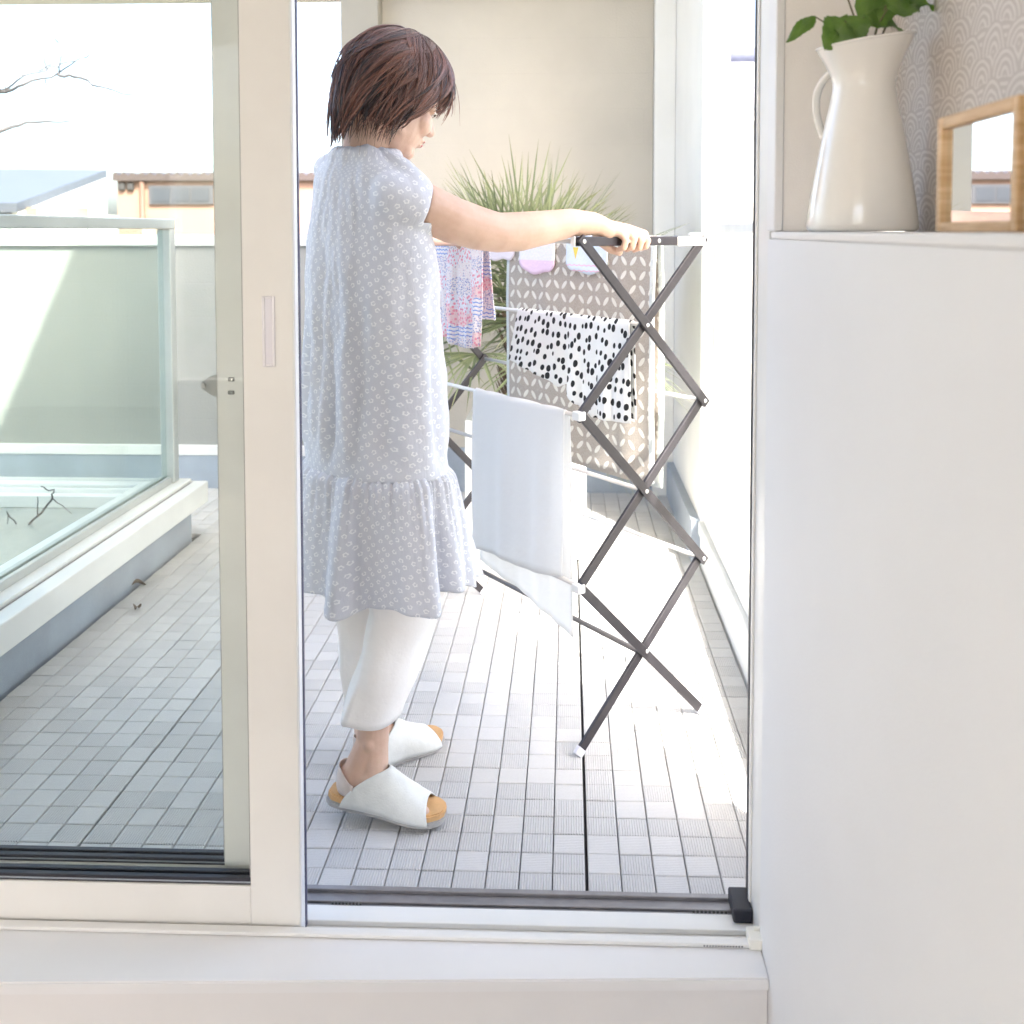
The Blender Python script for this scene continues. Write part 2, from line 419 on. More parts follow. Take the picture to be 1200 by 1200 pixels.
# white edge profile and dark seal on the closing side
MB().box((-.4354, IY0+.004, .0145), (-.4338, IY1-.012, 2.118)).obj('edge_profile', plain('edge_white', (.86, .86, .9), .3), li)
MB().box((-.4354, IY1-.0115, .0145), (-.4325, IY1-.0015, 2.118), .001).obj('edge_seal', seal_blue, li)
ha = P(307, 347, Y=IY0); hb = P(323, 430, Y=IY0)
hm = plain('pull_lavender', (.70, .68, .70), .3, .2)
mb = MB(); x0, x1, zt, zb = ha.x, hb.x, ha.z, hb.z
for lo, hi in (((x0, zb), (x0+.0045, zt)), ((x1-.0045, zb), (x1, zt)), ((x0+.0046, zb), (x1-.0046, zb+.004)), ((x0+.0046, zt-.004), (x1-.0046, zt))):
    mb.box((lo[0], IY0-.0022, lo[1]), (hi[0], IY0+.0005, hi[1]), .0008)
hp = mb.obj('pull_handle', hm, li)
MB().box((x0+.0045, IY0-.0008, zb+.004), (x1-.0045, IY0-.0002, zt-.004)).obj('recess', plain('pull_recess', (.62, .60, .64), .35, .2), hp)

lo_ = empty('sliding_door', (-.98, 1.68, .01), 'grey framed outer glass door behind the cream one, with small crescent latch bracket', 'glass door')
OY0, OY1 = 1.652, 1.687
leaf(lo_, OY0, OY1, -1.285, -.495, .0815, .0145, .1005, alu_gray, True)
lk = P(240, 452, Y=OY0+.012)
a_, b__, c_ = P(254, 438, Y=OY0+.01), P(254, 466, Y=OY0+.01), P(236, 452, Y=OY0+.01)
bm = bmesh.new()
q = [a_, P(248, 440, Y=OY0+.01), P(237, 447, Y=OY0+.01), P(235, 451, Y=OY0+.01), P(237, 456, Y=OY0+.01), P(248, 463, Y=OY0+.01), b__]
vf = [bm.verts.new(p) for p in q]; vb = [bm.verts.new(p+Vector((0, .006, 0))) for p in q]
bm.faces.new(vf); bm.faces.new(vb[::-1]); n_ = len(q)
for k in range(n_): bm.faces.new((vf[k], vb[k], vb[(k+1) % n_], vf[(k+1) % n_]))
bmesh.ops.recalc_face_normals(bm, faces=bm.faces[:])
mb = MB(); mb.bm(bm); br = mb.obj('latch_bracket', plain('latch_grey', (.24, .25, .26), .35, .4), lo_)
mb = MB(); cpt = P(239, 451.5, Y=OY0+.01)
mb.tube([cpt+Vector((0, -.004, 0)), cpt+Vector((0, .002, 0))], .0038, 14, smooth=False); mb.obj('pin', plain('latch_pin', (.3, .3, .31), .3, .6), br)
for yy in (444.5, 460):
    p = P(271, yy, Y=OY0); mb = MB()
    mb.tube([p+Vector((-.003, .0, 0)), p+Vector((.003, 0, 0))], .0001, 4)
    mb = MB(); mb.box((p.x-.0055, OY0-.0022, p.z-.0034), (p.x+.0055, OY0+.001, p.z+.0034), .0019, seg=3)
    sc_ = mb.obj('screw', plain('screw_dark', (.22, .22, .21), .35, .5), lo_)
    MB().tube([p+Vector((.0008, -.0022, 0)), p+Vector((.0008, -.0032, 0))], .0020, 12).obj('screw_head', rivet_m, sc_)

# ------------------------------------------------------------------ far wall of the balcony
pw = empty('parapet_wall', (-2.5, YF, -.2), 'low off white parapet wall with blue grey base across the back', 'wall')
XC0, XC1 = -.990, -.825
MB().box((-6.0, YF+.02, .195), (XC0-.002, YF+.16, 1.10)).obj('wall_panel', par_white, pw)
MB().box((-6.0, YF+.0, 1.10), (XC0-.002, YF+.18, 1.15), .004).obj('coping', cap_alu, pw)
MB().box((-6.0, YF-.005, .150), (XC0+.02, YF+.17, .1945), .002).obj('ledge', cap_alu, pw)
MB().box((-6.0, YF, -.2), (XC0+.02, YF+.16, .1495)).obj('base', blue_grey, pw)
# framed opening: beam, column, beige siding wall
bw = empty('siding_wall', (-.2, YF, -.2), 'tall beige siding wall behind the palm with column and beam at left', 'wall')
MB().box((XC0, YF-.09, -.2), (XC1, YF+.2, 2.219), .003).obj('column', col_beige, bw)
MB().box((-6.0, YF-.09, 2.22), (XC1, YF+.2, 2.55), .003).obj('beam', col_beige, bw)
MB().box((XC1+.001, YF, .195), (.372, YF+.2, 2.2)).obj('wall_panel', out_beige, bw)
MB().box((XC1+.001, YF-.05, 2.201), (.372, YF+.2, 2.55), .003).obj('lintel', out_beige, bw)
MB().box((-1.30, 2.45, 2.66), (.46, YF-.052, 2.76), .004).obj('sky_blocker', out_white, bw)  # unseen slab added to cut skylight on the middle of the deck
MB().box((XC1+.001, YF-.02, -.2), (.372, YF+.17, .1945), .002).obj('base', blue_grey, bw)
# right side: solid white wall and pillar, tall enough to shade the back wall
rw = empty('white_pillar_wall', (.5, 4.0, -.2), 'tall white rendered wall and pillar closing the back right corner', 'wall')
MB().box((.374, YF-.06, -.2), (.463, YF+.2, 2.55)).obj('pilaster', out_white, rw)
MB().box((.465, 3.60, -.2), (.56, YF+.2, 2.55), .003).obj('pillar', out_white, rw)
MB().box((.465, 3.598, 2.551), (.58, YF+.2, 6.2)).box((.465, 1.74, 2.62), (.58, 3.597, 6.2)).obj('shading_wall', out_white, rw)  # unseen wall over the opening, added to keep sun off the back wall
MB().box((.581, -3.2, 4.20), (1.72, YF+.2, 4.32)).obj('sun_blocker', out_white, rw)  # unseen slab added to keep direct sun off the hanging mat
MB().box((.435, 3.57, .0), (.4645, YF-.065, .15)).obj('base', blue_grey, rw)
# right kerb
rk = empty('kerb', (.5, 2.6, -.1), 'low white kerb with overhanging metal cap under the right glass balustrade', 'kerb')
MB().box((.465, YO+.01, -.1), (.60, 3.565, .105)).obj('base', out_white, rk)
MB().box((.4565, YO+.01, .1055), (.61, 3.565, .152), .003).obj('cap', cap_alu, rk)
MB().box((.472, YO+.01, .1525), (.60, 3.565, .198), .003).obj('upper_cap', cap_alu, rk)
rb = empty('glass_balustrade', (.52, 2.6, .2), 'clear glass balustrade with white posts on the right kerb', 'balustrade')
MB().box((.515, YO+.02, .1985), (.525, 3.50, 1.16)).obj('panel', glass('clear_glass', (.96, .975, .965)), rb)
MB().box((.495, YO+.02, 1.161), (.545, 3.565, 1.195), .004).obj('top_rail', plain('rail_white', (.8, .8, .8), .35), rb)
MB().box((.500, 3.51, .1985), (.54, 3.555, 1.16), .003).obj('post', plain('post_white', (.72, .73, .72), .35), rb)

# ------------------------------------------------------------------ left: raised skylight bed with glass balustrade
XK = -1.43
lkb = empty('kerb', (-1.5, 2.8, -.1), 'blue grey kerb with wide pale metal cap at left, under greenish glass', 'kerb')
MB().box((-3.2, YO-.1, -.1), (XK, 3.795, .132)).obj('base', blue_grey, lkb)
MB().box((-1.60, YO-.1, .1325), (XK+.052, 3.835, .212), .004, seg=2).box((-3.25, 3.70, .1325), (-1.601, 3.835, .212), .004, seg=2).obj('cap', cap_alu, lkb)
MB().box((-1.60, YO-.1, .2125), (-1.435, 3.815, .226), .002).box((-3.25, 3.715, .2125), (-1.601, 3.815, .226), .002).obj('cap_ridge', cap_alu, lkb)
MB().box((-1.432, YO-.1, .2122), (-1.4295, 3.815, .2145)).obj('cap_joint', alu_dark, lkb)
MB().box((XK+.0005, YO, .108), (XK+.004, 3.795, .132)).obj('cap_shade_strip', plain('cap_shade', (.30, .29, .29), .7, var=.2, scale=8), lkb)  # dark strip painting the shade below the cap's overhang
m, nt, b = base('bed_surface', (.5, .52, .5), .25)
setc(nt, b, mix(nt, nz(nt, coord(nt), 3, 6, .65).sm(.3, .7), (.27, .29, .275), (.36, .385, .365))); bump(nt, b, nz(nt, coord(nt), 90, 3), .001)
MB().box((-3.2, YO-.1, .1325), (-1.602, 3.698, .150)).obj('bed_panel', m, lkb)
MB().box((-3.2, 3.655, .1505), (-1.601, 3.6985, .195), .002).obj('inner_edge', cap_alu, lkb)
lb = empty('glass_balustrade', (-1.52, 2.8, .226), 'greenish glass balustrade with grey metal rail and corner post at left', 'balustrade')
pc = P(215, 400, X=-1.48)
MB().box((-1.505, YO-.1, .2265), (-1.495, 3.73, 1.175)).obj('panel', rail_glass, lb)
MB().box((-3.2, 3.760, .2265), (-1.5255, 3.770, 1.175)).obj('panel', back_glass, lb)
MB().box((-1.525, YO-.1, .2265), (-1.506, 3.73, .252), .002).box((-1.494, YO-.1, .2265), (-1.478, 3.73, .252), .002).obj('shoe', rail_alu, lb)
MB().box((-1.525, YO-.1, 1.1755), (-1.47, 3.79, 1.212), .004, seg=2).box((-3.2, 3.74, 1.176), (-1.526, 3.79, 1.211), .004, seg=2).obj('top_rail', rail_alu, lb)
MB().box((-1.52, 3.735, .2265), (-1.470, 3.785, 1.175), .003).obj('post', rail_alu, lb)

# dry leaves on the tiles
lm = plain('dry_leaf', (.16, .12, .09), .8, var=.3, scale=60)
def leaf_mesh(L, Wd, curl):
    mb = MB(); vs, fs = [], []
    for i in range(7):
        t = i/6; w = Wd*math.sin(math.pi*(t*.9+.05))
        for k in (-1, -.5, 0, .5, 1): vs.append(((t-.5)*L, k*w, abs(k)*w*curl + .006*math.sin(t*5)+.004))
    for i in range(6):
        for k in range(4): fs.append((i*5+k, i*5+k+1, i*5+6+k, i*5+5+k))
    mb.add(vs, fs, None, True); return mb
for (x, y, rz, lab) in ((163, 686, .5, 'curled dry brown leaf lying against the blue grey kerb'), (161, 714, 1.6, 'small dry brown leaf lying out on the tiles near the kerb')):
    p = P(x, y, z=.004); o = leaf_mesh(.045 if y < 700 else .035, .012, .9).obj('dry_leaf', lm, label=lab, cat='leaf'); o.location = p; o.rotation_euler.z = rz

# added twigs for the tree's reflection in the bed, and the bare tree outside
twig_m = plain('bare_bark', (.07, .065, .07), .8, var=.2, scale=30)
def twig(mb, pts, r0, r1, n=6, jit=.0):
    k = len(pts); out = []
    for i in range(k-1):
        for s in range(4):
            p = Vector(pts[i]).lerp(Vector(pts[i+1]), s/4); out.append(p + Vector((random.uniform(-jit, jit), random.uniform(-jit, jit), random.uniform(-jit, jit))))
    out.append(Vector(pts[-1])); L = len(out)-1
    mb.tube(out, [lerp(r0, r1, i/L) for i in range(L+1)], n)
# (x, y) pixel hints turned into real points at the depth where the twigs stand
sh = MB(); Ys = 3.45
base_p = P(-30, 640, Y=3.3); base_p.z = .15
twig(sh, [base_p, P(0, 632, Y=3.35), P(25, 622, Y=Ys), P(44, 606, Y=Ys), P(60, 585, Y=Ys), P(62, 575, Y=Ys), P(48, 570, Y=Ys)], .006, .002, jit=.004)
twig(sh, [P(25, 622, Y=Ys), P(8, 600, Y=Ys), P(10, 618, Y=Ys)], .003, .001, jit=.003)
twig(sh, [P(44, 606, Y=Ys), P(44, 582, Y=Ys)], .003, .0015, jit=.002)
twig(sh, [P(62, 585, Y=Ys), P(84, 602, Y=Ys)], .0025, .001, jit=.003)
twig(sh, [base_p, P(-5, 655, Y=3.2), P(18, 648, Y=3.2)], .004, .001, jit=.004)
o = sh.obj('reflection_twigs', twig_m, label='thin leafless twigs added behind the left glass as the tree reflection', cat='twigs'); set_origin(o, base_p)
YT = 7.0
tr = empty('bare_tree', (-5.4, YT+.3, -3.3), 'leafless tree reaching thin twigs into the sky at upper left', 'tree')
mb = MB(); mb.tube([(-5.4, YT+.3, -3.3), (-5.35, YT+.3, -1), (-5.45, YT+.25, .8), (-5.3, YT+.2, 2.2), (-5.35, YT+.1, 3.6)], [.13, .11, .09, .06, .02], 10); mb.obj('trunk', twig_m, tr)
tb = MB(); T = lambda x, y: P(x, y, Y=YT+random.uniform(-.15, .15))
j1 = P(0, 108, Y=YT); tb_j = Vector((-5.3, YT+.2, 1.7))
twig(tb, [tb_j, Vector((-4.6, YT+.1, 1.95)), j1, T(28, 100), T(70, 86), T(96, 67)], .020, .005, jit=.012)
twig(tb, [T(70, 86), T(95, 93), T(120, 103), T(170, 114)], .013, .005, jit=.012)
twig(tb, [j1, T(30, 89), T(60, 79), T(90, 71)], .010, .004, jit=.012)
for (a0, a1, b0, b1) in ((26, 90, 22, 45), (70, 84, 68, 20), (68, 50, 48, 26), (0, 108, -8, 40), (55, 82, 40, 50), (45, 84, 85, 55), (96, 67, 130, 52), (54, 94, 54, 120), (8, 104, 0, 84)):
    twig(tb, [T(a0, a1), T(lerp(a0, b0, .5)+3, lerp(a1, b1, .5)), T(b0, b1)], .0065, .0025, 5, .008)
twig(tb, [Vector((-5.4, YT+.2, 1.2)), P(-40, 165, Y=YT), T(0, 153), T(30, 144), T(82, 142)], .024, .006, jit=.008)
twig(tb, [P(-40, 165, Y=YT), T(-20, 180), T(4, 183)], .008, .002, jit=.008)
for k in range(26):
    a = Vector((-5.3+random.uniform(-.1, .1), YT+.2, random.uniform(1.4, 3.4))); d = Vector((random.uniform(-1, .25), random.uniform(-1, 1), random.uniform(.2, 1))).normalized()*random.uniform(.7, 1.5)
    mid = a+d*.5+Vector((0, 0, -.05)); twig(tb, [a, mid, a+d], .018, .003, jit=.015)
    for q in range(3): twig(tb, [mid.lerp(a+d, q/3), mid.lerp(a+d, q/3)+Vector((random.uniform(-.3, .2), random.uniform(-.3, .3), random.uniform(.1, .5)))], .006, .002, jit=.012)
tb.obj('branches', twig_m, tr)

# ------------------------------------------------------------------ houses beyond
YB = 18.0
oh = empty('apartment_building', (-5, YB+3, -3.3), 'low orange building with corrugated roof edge and long grey window', 'building')
orange = plain('orange_render', (.23, .145, .108), .8, var=.08, scale=.6)
xl_ = P(138, 240, Y=YB).x; zt_ = P(200, 212, Y=YB).z; xr_ = 2.5
MB().box((xl_, YB, -3.3), (xr_, YB+6, zt_)).obj('wall', orange, oh)
mb = MB(); vs, fs = [], []; nseg = 220
for i in range(nseg+1):
    x = lerp(xl_-.03, xr_, i/nseg); w = .035*math.sin(i*1.9)
    vs += [(x, YB-.12, zt_+.0), (x, YB-.12, zt_+.12+w), (x, YB+6, zt_+.25+w), (x, YB+6, zt_+.0)]
for i in range(nseg): fs += [tuple(4*i+k for k in (0, 1, 5, 4)), tuple(4*i+k for k in (1, 2, 6, 5)), tuple(4*i+k for k in (2, 3, 7, 6)), tuple(4*i+k for k in (3, 0, 4, 7))]
fs += [(0, 3, 2, 1), tuple(4*nseg+k for k in (0, 1, 2, 3))]
mb.add(vs, fs); mb.obj('roof', plain('corrugated_roof', (.055, .042, .04), .5, .2), oh)
a_ = P(179, 221, Y=YB); b_ = P(248, 236, Y=YB)
fwin = MB().box((a_.x-.05, YB-.06, b_.z-.05), (b_.x+.05, YB-.001, a_.z+.05)).obj('window', plain('window_frame_grey', (.05, .052, .06), .4), oh)
mb = MB()
for k in range(3):
    w_ = (b_.x-a_.x)/3; mb.box((a_.x+k*w_+.02, YB-.075, b_.z), (a_.x+(k+1)*w_-.02, YB-.061, a_.z))
mb.obj('pane', plain('dark_pane', (.035, .04, .05), .3), fwin)
for xx in (144, 154):
    p = P(xx, 218, Y=YB); MB().box((p.x-.06, YB-.08, p.z-.08), (p.x+.06, YB-.001, p.z+.06), .02).obj('vent', plain('vent_dark', (.03, .028, .028), .5), oh)
p = P(168, 212, Y=YB); MB().tube([(p.x, YB-.06, -3.3), (p.x, YB-.06, p.z)], .045, 10).obj('drainpipe', plain('pipe_orange', (.10, .055, .04), .6), oh)
gh = empty('tiled_house', (-13, 24, -3.3), 'pale house with broad grey sloping roof far at left', 'house')
YG = 22
e0 = P(-160, 238, Y=YG); e1 = P(20, 238, Y=YG); r0 = P(-160, 196, Y=YG+5); r1 = P(125, 199, Y=YG+5)
def roof_m(name, col, pitch_):
    m, nt, b = base(name, col, .5); x, y, z = uvw(nt, 'Object')
    ln = (y*(1/pitch_)).fract().lt(.14); bump(nt, b, (y*(1/pitch_)).fract(), .03)
    setc(nt, b, mix(nt, ln*.5, mix(nt, nz(nt, coord(nt), 1.5, 4), dim(col, .85), dim(col, 1.1)), dim(col, .55))); return m
MB().add([(e0.x, e0.y, e0.z), (e1.x, e1.y, e1.z), (r1.x, r1.y, r1.z), (r0.x, r0.y, r0.z), (e0.x, e0.y, e0.z-.2), (e1.x, e1.y, e1.z-.2), (r1.x, r1.y, r1.z-.2), (r0.x, r0.y, r0.z-.2)],
    [(0, 1, 2, 3), (4, 7, 6, 5), (0, 4, 5, 1), (1, 5, 6, 2), (2, 6, 7, 3), (3, 7, 4, 0)]).obj('roof', roof_m('grey_metal_roof', (.065, .075, .095), .5), gh)
MB().add([(e1.x-.02, e1.y+.05, e1.z-.21), (r1.x-.02, r1.y, r1.z-.21), (r1.x-.02, r1.y, e1.z-.3), (-22, r1.y, r1.z-.21), (-22, r1.y, e1.z-.3), (-22, e1.y+.05, e1.z-.21), (e1.x-.02, e1.y+.05, e1.z-.3)], [(0, 6, 2, 1), (1, 2, 4, 3)]).obj('gable', out_white, gh)
g1 = P(112, 245, Y=YG+1.0)
MB().box((-22, YG+.5, -3.3), (g1.x, YG+6, e0.z-.25)).obj('wall', out_white, gh)
mb = MB()
a_ = P(22, 243, Y=YG+.4); b_ = P(112, 262, Y=YG+.4)
MB().box((a_.x, YG+.42, b_.z), (b_.x, YG+.499, a_.z)).obj('balcony_front', plain('brown_panel', (.20, .16, .11), .7, var=.25, scale=1.5), gh)
for k in range(4):
    x_ = lerp(a_.x, b_.x, k/3.); MB().box((x_-.12, YG+.35, -3.3), (x_+.12, YG+.419, a_.z)).obj('post', out_white, gh)
# neighbour at right
nh = empty('tiled_house', (3, 10, -3.3), 'white neighbour house with grey tiled roof behind the right balustrade', 'house')
YN = 8.5
ev = P(893, 127, Y=YN); rd = P(893, 82, Y=YN+1.6); 
MB().box((.62, YN+.35, -3.3), (9, YN+7, ev.z-.05)).obj('wall', out_white, nh)
MB().box((.5, YN, ev.z-.10), (9.2, YN+.348, ev.z+.0)).obj('fascia', out_white, nh)
mb = MB(); nrow = 9; vs, fs = [], []
for i in range(nrow):
    t0, t1 = i/nrow, (i+1)/nrow
    p0 = Vector((0, lerp(YN-.06, YN+2.4, t0), lerp(ev.z, rd.z+.2, t0))); p1 = Vector((0, lerp(YN-.06, YN+2.4, t1), lerp(ev.z, rd.z+.2, t1)))
    o_ = len(vs)
    vs += [(.45, p0.y, p0.z+.002), (9.3, p0.y, p0.z+.002), (9.3, p0.y, p0.z+.045), (.45, p0.y, p0.z+.045), (.45, p1.y, p1.z+.004), (9.3, p1.y, p1.z+.004)]
    fs += [(o_, o_+1, o_+2, o_+3), (o_+3, o_+2, o_+5, o_+4), (o_, o_+4, o_+5, o_+1), (o_, o_+3, o_+4), (o_+1, o_+5, o_+2)]
mb.add(vs, fs); mb.obj('roof', plain('grey_tiles', (.27, .28, .32), .6, var=.15, scale=3), nh)
MB().tube([(.4, YN+2.42, rd.z+.27), (9.3, YN+2.42, rd.z+.27)], .09, 10).obj('ridge', plain('ridge_tiles', (.12, .13, .18), .5, var=.15), nh)

# ------------------------------------------------------------------ folding drying rack
NL = Vector((.0285, 2.2215, 0)); NR = Vector((.3211, 2.4457, 0))
RD = Vector((-.6015, .799, 0)).normalized(); WD = (NR-NL).normalized(); RL = .98
HS = .382                                   # height of one scissor stage
rack = empty('drying_rack', (NL+NR)/2 + RD*RL/2, 'dark grey folding concertina clothes rack on the balcony tiles', 'drying rack')
foot_plastic = plain('foot_plastic', (.60, .60, .67), .4, var=.03)
def bar(root, p0, p1, off, ext=.012, name='crossbar', capm=True):
    """flat metal bar between two joints, shifted along the rods by off"""
    p0 = Vector(p0)+RD*off; p1 = Vector(p1)+RD*off
    d = (p1-p0).normalized(); L = (p1-p0).length
    side = RD.cross(d).normalized()
    M = Matrix((d, side, RD)).transposed().to_4x4(); M.translation = p0
    o = MB().box((-ext, -.0105, -.0045), (L+ext, .0105, .0045), .0016, M, 2).obj(name, rack_dark, root)
    # pale rolled inner edge and end cap
    if capm:
        MB().box((-ext-.004, -.0118, -.0058), (-ext+.014, .0118, .0058), .0020, M, 2).obj('end_cap', foot_plastic, o)
    return o
def rivet(root, p, off):
    p = Vector(p)+RD*off
    bm = bmesh.new(); bmesh.ops.create_uvsphere(bm, u_segments=14, v_segments=8, radius=1)
    M = Matrix((WD, Vector((0, 0, 1)), RD)).transposed().to_4x4(); M.translation = p
    bm.transform(M @ Matrix.Diagonal((.0052, .0052, .0026, 1))); mb = MB(); mb.bm(bm, True); mb.obj('rivet', rivet_m, root)
for base_off, sgn in ((0, -1), (RL, 1)):
    for k in range(3):
        l0, l1 = NL+Vector((0, 0, k*HS)), NL+Vector((0, 0, (k+1)*HS)); r0, r1 = NR+Vector((0, 0, k*HS)), NR+Vector((0, 0, (k+1)*HS))
        f_, b_ = base_off+sgn*.0055, base_off-sgn*.0055
        if k == 0: l0, r0 = l0+Vector((0, 0, .016))+WD*.007, r0+Vector((0, 0, .016))-WD*.007
        front = bar(rack, r0, l1, f_, capm=(k == 0)); back = bar(rack, l0, r1, b_, capm=(k == 0))
        c = (l0+r1)/2
        for q in ((l1, r0) if k else (l1,)): rivet(front, q, f_+sgn*.0046)
        rivet(front, c, f_+sgn*.0046)
        for q in (l1,):                      # little bracket and cap behind each front joint
            pass
    # plates at the joints on the left
    for k in (1, 2):
        p = NL+Vector((0, 0, k*HS))+RD*(base_off)
        M = Matrix((WD, Vector((0, 0, 1)), RD)).transposed().to_4x4(); M.translation = p
        MB().box((-.016, -.008, -.013), (.004, .012, .013), .003, M, 2).obj('joint_cap', cap_alu, rack)
def rod(p, r=.0052, mat=rack_rod, name='rod', a=.004, b=RL-.004):
    p = Vector(p); MB().tube([p+RD*a, p+RD*b*.5, p+RD*b], r, 12).obj(name, mat, rack)
JZ = lambda n, k: n+Vector((0, 0, k*HS))
MID = (NL+NR)/2
rod(JZ(NL, 1)+Vector((0, 0, .004))); rod(JZ(NR, 1)); rod(JZ(NL, 2)); rod(JZ(NR, 2)); rod(JZ(NL, 3)); rod(JZ(NR, 3))
rod(MID+Vector((0, 0, .5*HS)), .0062, plain('rack_lower_rod', (.13, .125, .13), .35, .45, var=.05)); rod(MID+Vector((0, 0, 1.5*HS))); rod(MID+Vector((0, 0, 2.5*HS)))
# the two handle bars that lock the top open
for off in (0, RL):
    p0 = JZ(NL, 3)+RD*(off+(.0085 if off == 0 else -.0085)); p1 = JZ(NR, 3)+RD*(off+(.0085 if off == 0 else -.0085))
    L = (p1-p0).length; M = Matrix((WD, Vector((0, 0, 1)).cross(WD)*-1, Vector((0, 0, -1)))).transposed().to_4x4()
    M = Matrix((WD, RD, Vector((0, 0, 1)))).transposed().to_4x4(); M.translation = p0
    hb_ = MB().box((-.014, -.006, -.0105), (L*.80, .006, .0105), .002, M, 2).obj('handle_bar', rack_dark, rack)
    MB().box((-.019, -.0065, -.0115), (-.0135, .0065, .0115), .002, M, 2).obj('end_cap', cap_alu, hb_)
    lk_ = MB().box((L*.775, -.0085, -.0125), (L*1.02, .0085, .0095), .003, M, 2).box((L*.90, -.0080, .0098), (L*1.015, .0080, .019), .004, M, 2).obj('lock_hinge', plain('hinge_grey', (.62, .62, .61), .35, .2), rack)
    for t in (.84, .93): rivet(lk_, p0+WD*L*t, -.009)
    rivet(hb_, p0+WD*L*.62, -.0064)

# ------------------------------------------------------------------ laundry
CAMSIDE = -WD                                # the side of each rod that faces the woman and the camera
def cloth(p, t0, t1, front, back, amp=.006, nt_=48, ns=54, rr=.0075, shape=None, seed=0, gather=0, k1=3.0):
    """cloth hung over a rod through p: returns (verts, faces, uvs). shape(t, side, s) may move the hem."""
    vs, fs, uv = [], [], []
    rnd_ = random.Random(seed); ph = [rnd_.uniform(0, 6.28) for _ in range(6)]
    arc = math.pi*rr
    for i in range(nt_+1):
        t = i/nt_; tt = lerp(t0, t1, t)
        fl = front(t) if callable(front) else front; bl = back(t) if callable(back) else back
        for j in range(ns+1):
            s = lerp(-fl, bl+arc, j/ns)      # 0 .. arc is the bend over the rod
            if s < 0: n, z, d = rr, s, -s
            elif s < arc: a = s/rr; n, z, d = rr*math.cos(a), rr*math.sin(a), 0
            else: n, z, d = -rr, -(s-arc), s-arc
            g = min(1, d/.18)
            side = 1 if s < arc/2 else -1
            wv = amp*g*(math.sin(k1*6.28*t+ph[0]+d*2)+.6*math.sin(k1*2.3*6.28*t+ph[1]+d*3)+.35*math.sin(k1*4.7*6.28*t+ph[2]))
            wv2 = amp*.5*g*noise.noise(Vector((tt*9, d*7, seed)))
            n2 = n + (max(0, wv+amp*1.2*g)*1 + wv2)*side
            along = tt
            if shape: along, z, n2 = shape(t, tt, s, d, z, n2, side)
            q = Vector(p)+RD*along+CAMSIDE*n2+Vector((0, 0, z))
            vs.append(q); uv.append((tt, s))
    w = ns+1
    for i in range(nt_):
        for j in range(ns): fs.append((i*w+j, (i+1)*w+j, (i+1)*w+j+1, i*w+j+1))
    return vs, fs, uv
def thick(name, data, mat, t, **kw):
    mb = MB(); mb.add(*data, smooth=True); me = mb.mesh(name, mat)
    me = evaluated(me, [('SOLIDIFY', dict(thickness=t, offset=0))]); me.name = name
    for pl in me.polygons: pl.use_smooth = True
    o = link(name, me, **kw); b0 = sum((Vector(v) for v in data[0]), Vector())/len(data[0]); b0.z = max(v[2] for v in data[0]); set_origin(o, b0); return o

# beige petal bath mat
m, nt, b = base('petal_mat', (.5, .44, .37), .95, **{'Sheen_Weight': .3})
u, v, _ = uvw(nt); cell = .0365
a1 = u*(1/cell); a2 = v*(1/cell)
par = ((a1.floor()+a2.floor())*.5).fract().gt(.25)
fa = a1.fract()-.5; fb = (a2.fract()-.5)*(par*2-1)
pp, qq = (fa+fb)*.7071, (fa-fb)*.7071
pile = nz(nt, coord(nt), 420, 3, .7); pil2 = nz(nt, coord(nt), 60, 4)
e = ((pp/.44)*(pp/.44)+(qq/.175)*(qq/.175)) + (pile-.5)*.5
pet = e.sm(1.05, .85)
ground_c = mix(nt, pile.sm(.3, .7), (.34, .285, .235), (.50, .44, .38))
edge = u.lt(.171).max(u.gt(.806)).max(v.abs().gt(.625))
ct = mix(nt, pet, ground_c, mix(nt, pile, (.74, .70, .62), (.82, .79, .72)))
setc(nt, b, mix(nt, edge, ct, (.66, .70, .70)))
bump(nt, b, pet*.6+pile*.6+pil2*.4, .004)
thick('bath_mat', cloth(JZ(NR, 3), .157, .82, lambda t: .615+.01*math.sin(t*5), lambda t: .63, .004, 50, 60, .010, None, 3, 0, 1.2), m, .007,
      label='beige bath mat with pale petal pattern hung over the back rod of the rack', cat='bath mat')

# white towel, thin
m, nt, b = base('thin_white_cotton', (.87, .87, .87), .85, **{'Sheen_Weight': .2})
out = nt.nodes['Material Output']; tl = nt.nodes.new('ShaderNodeBsdfTranslucent'); tl.inputs[0].default_value = (.9, .9, .9, 1)
mxs = nt.nodes.new('ShaderNodeMixShader'); mxs.inputs[0].default_value = .45
nt.links.new(b.outputs[0], mxs.inputs[1]); nt.links.new(tl.outputs[0], mxs.inputs[2]); nt.links.new(mxs.outputs[0], out.inputs[0])
u, v, _ = uvw(nt); weave = (u*5200).sin()*(v*5200).sin()
bump(nt, b, nz(nt, coord(nt), 30, 5, .6)*.7 + nz(nt, coord(nt), 900, 2)*.12, .003)
hem = (v*-1).gt(((u-.052)*(1/.383))*.043+.350).max(u.lt(.0585)).max(u.gt(.4285))
setc(nt, b, mix(nt, hem*.8, (.87, .87, .87), (.80, .80, .80)))
white_thin = m
def tow_shape(t, tt, s, d, z, n2, side):
    k = 1 + .05*d*(1 if t < .5 else -1)*abs(2*t-1)
    al = tt - (.012*d/.4)*(1-t)*(1.2 if side > 0 else 1)
    if side > 0: n2 += .02*(d/.4)**2*(1-t)
    return al, z, n2
thick('white_towel', cloth(JZ(NL, 2), .052, .435, lambda t: .362+.043*t+.006*math.sin(t*6), lambda t: .505-.07*t, .0042, 44, 60, .008, tow_shape, 11, 0, 1.15), m, .0014,
      label='plain thin white towel folded over the front middle rod of the rack', cat='towel')

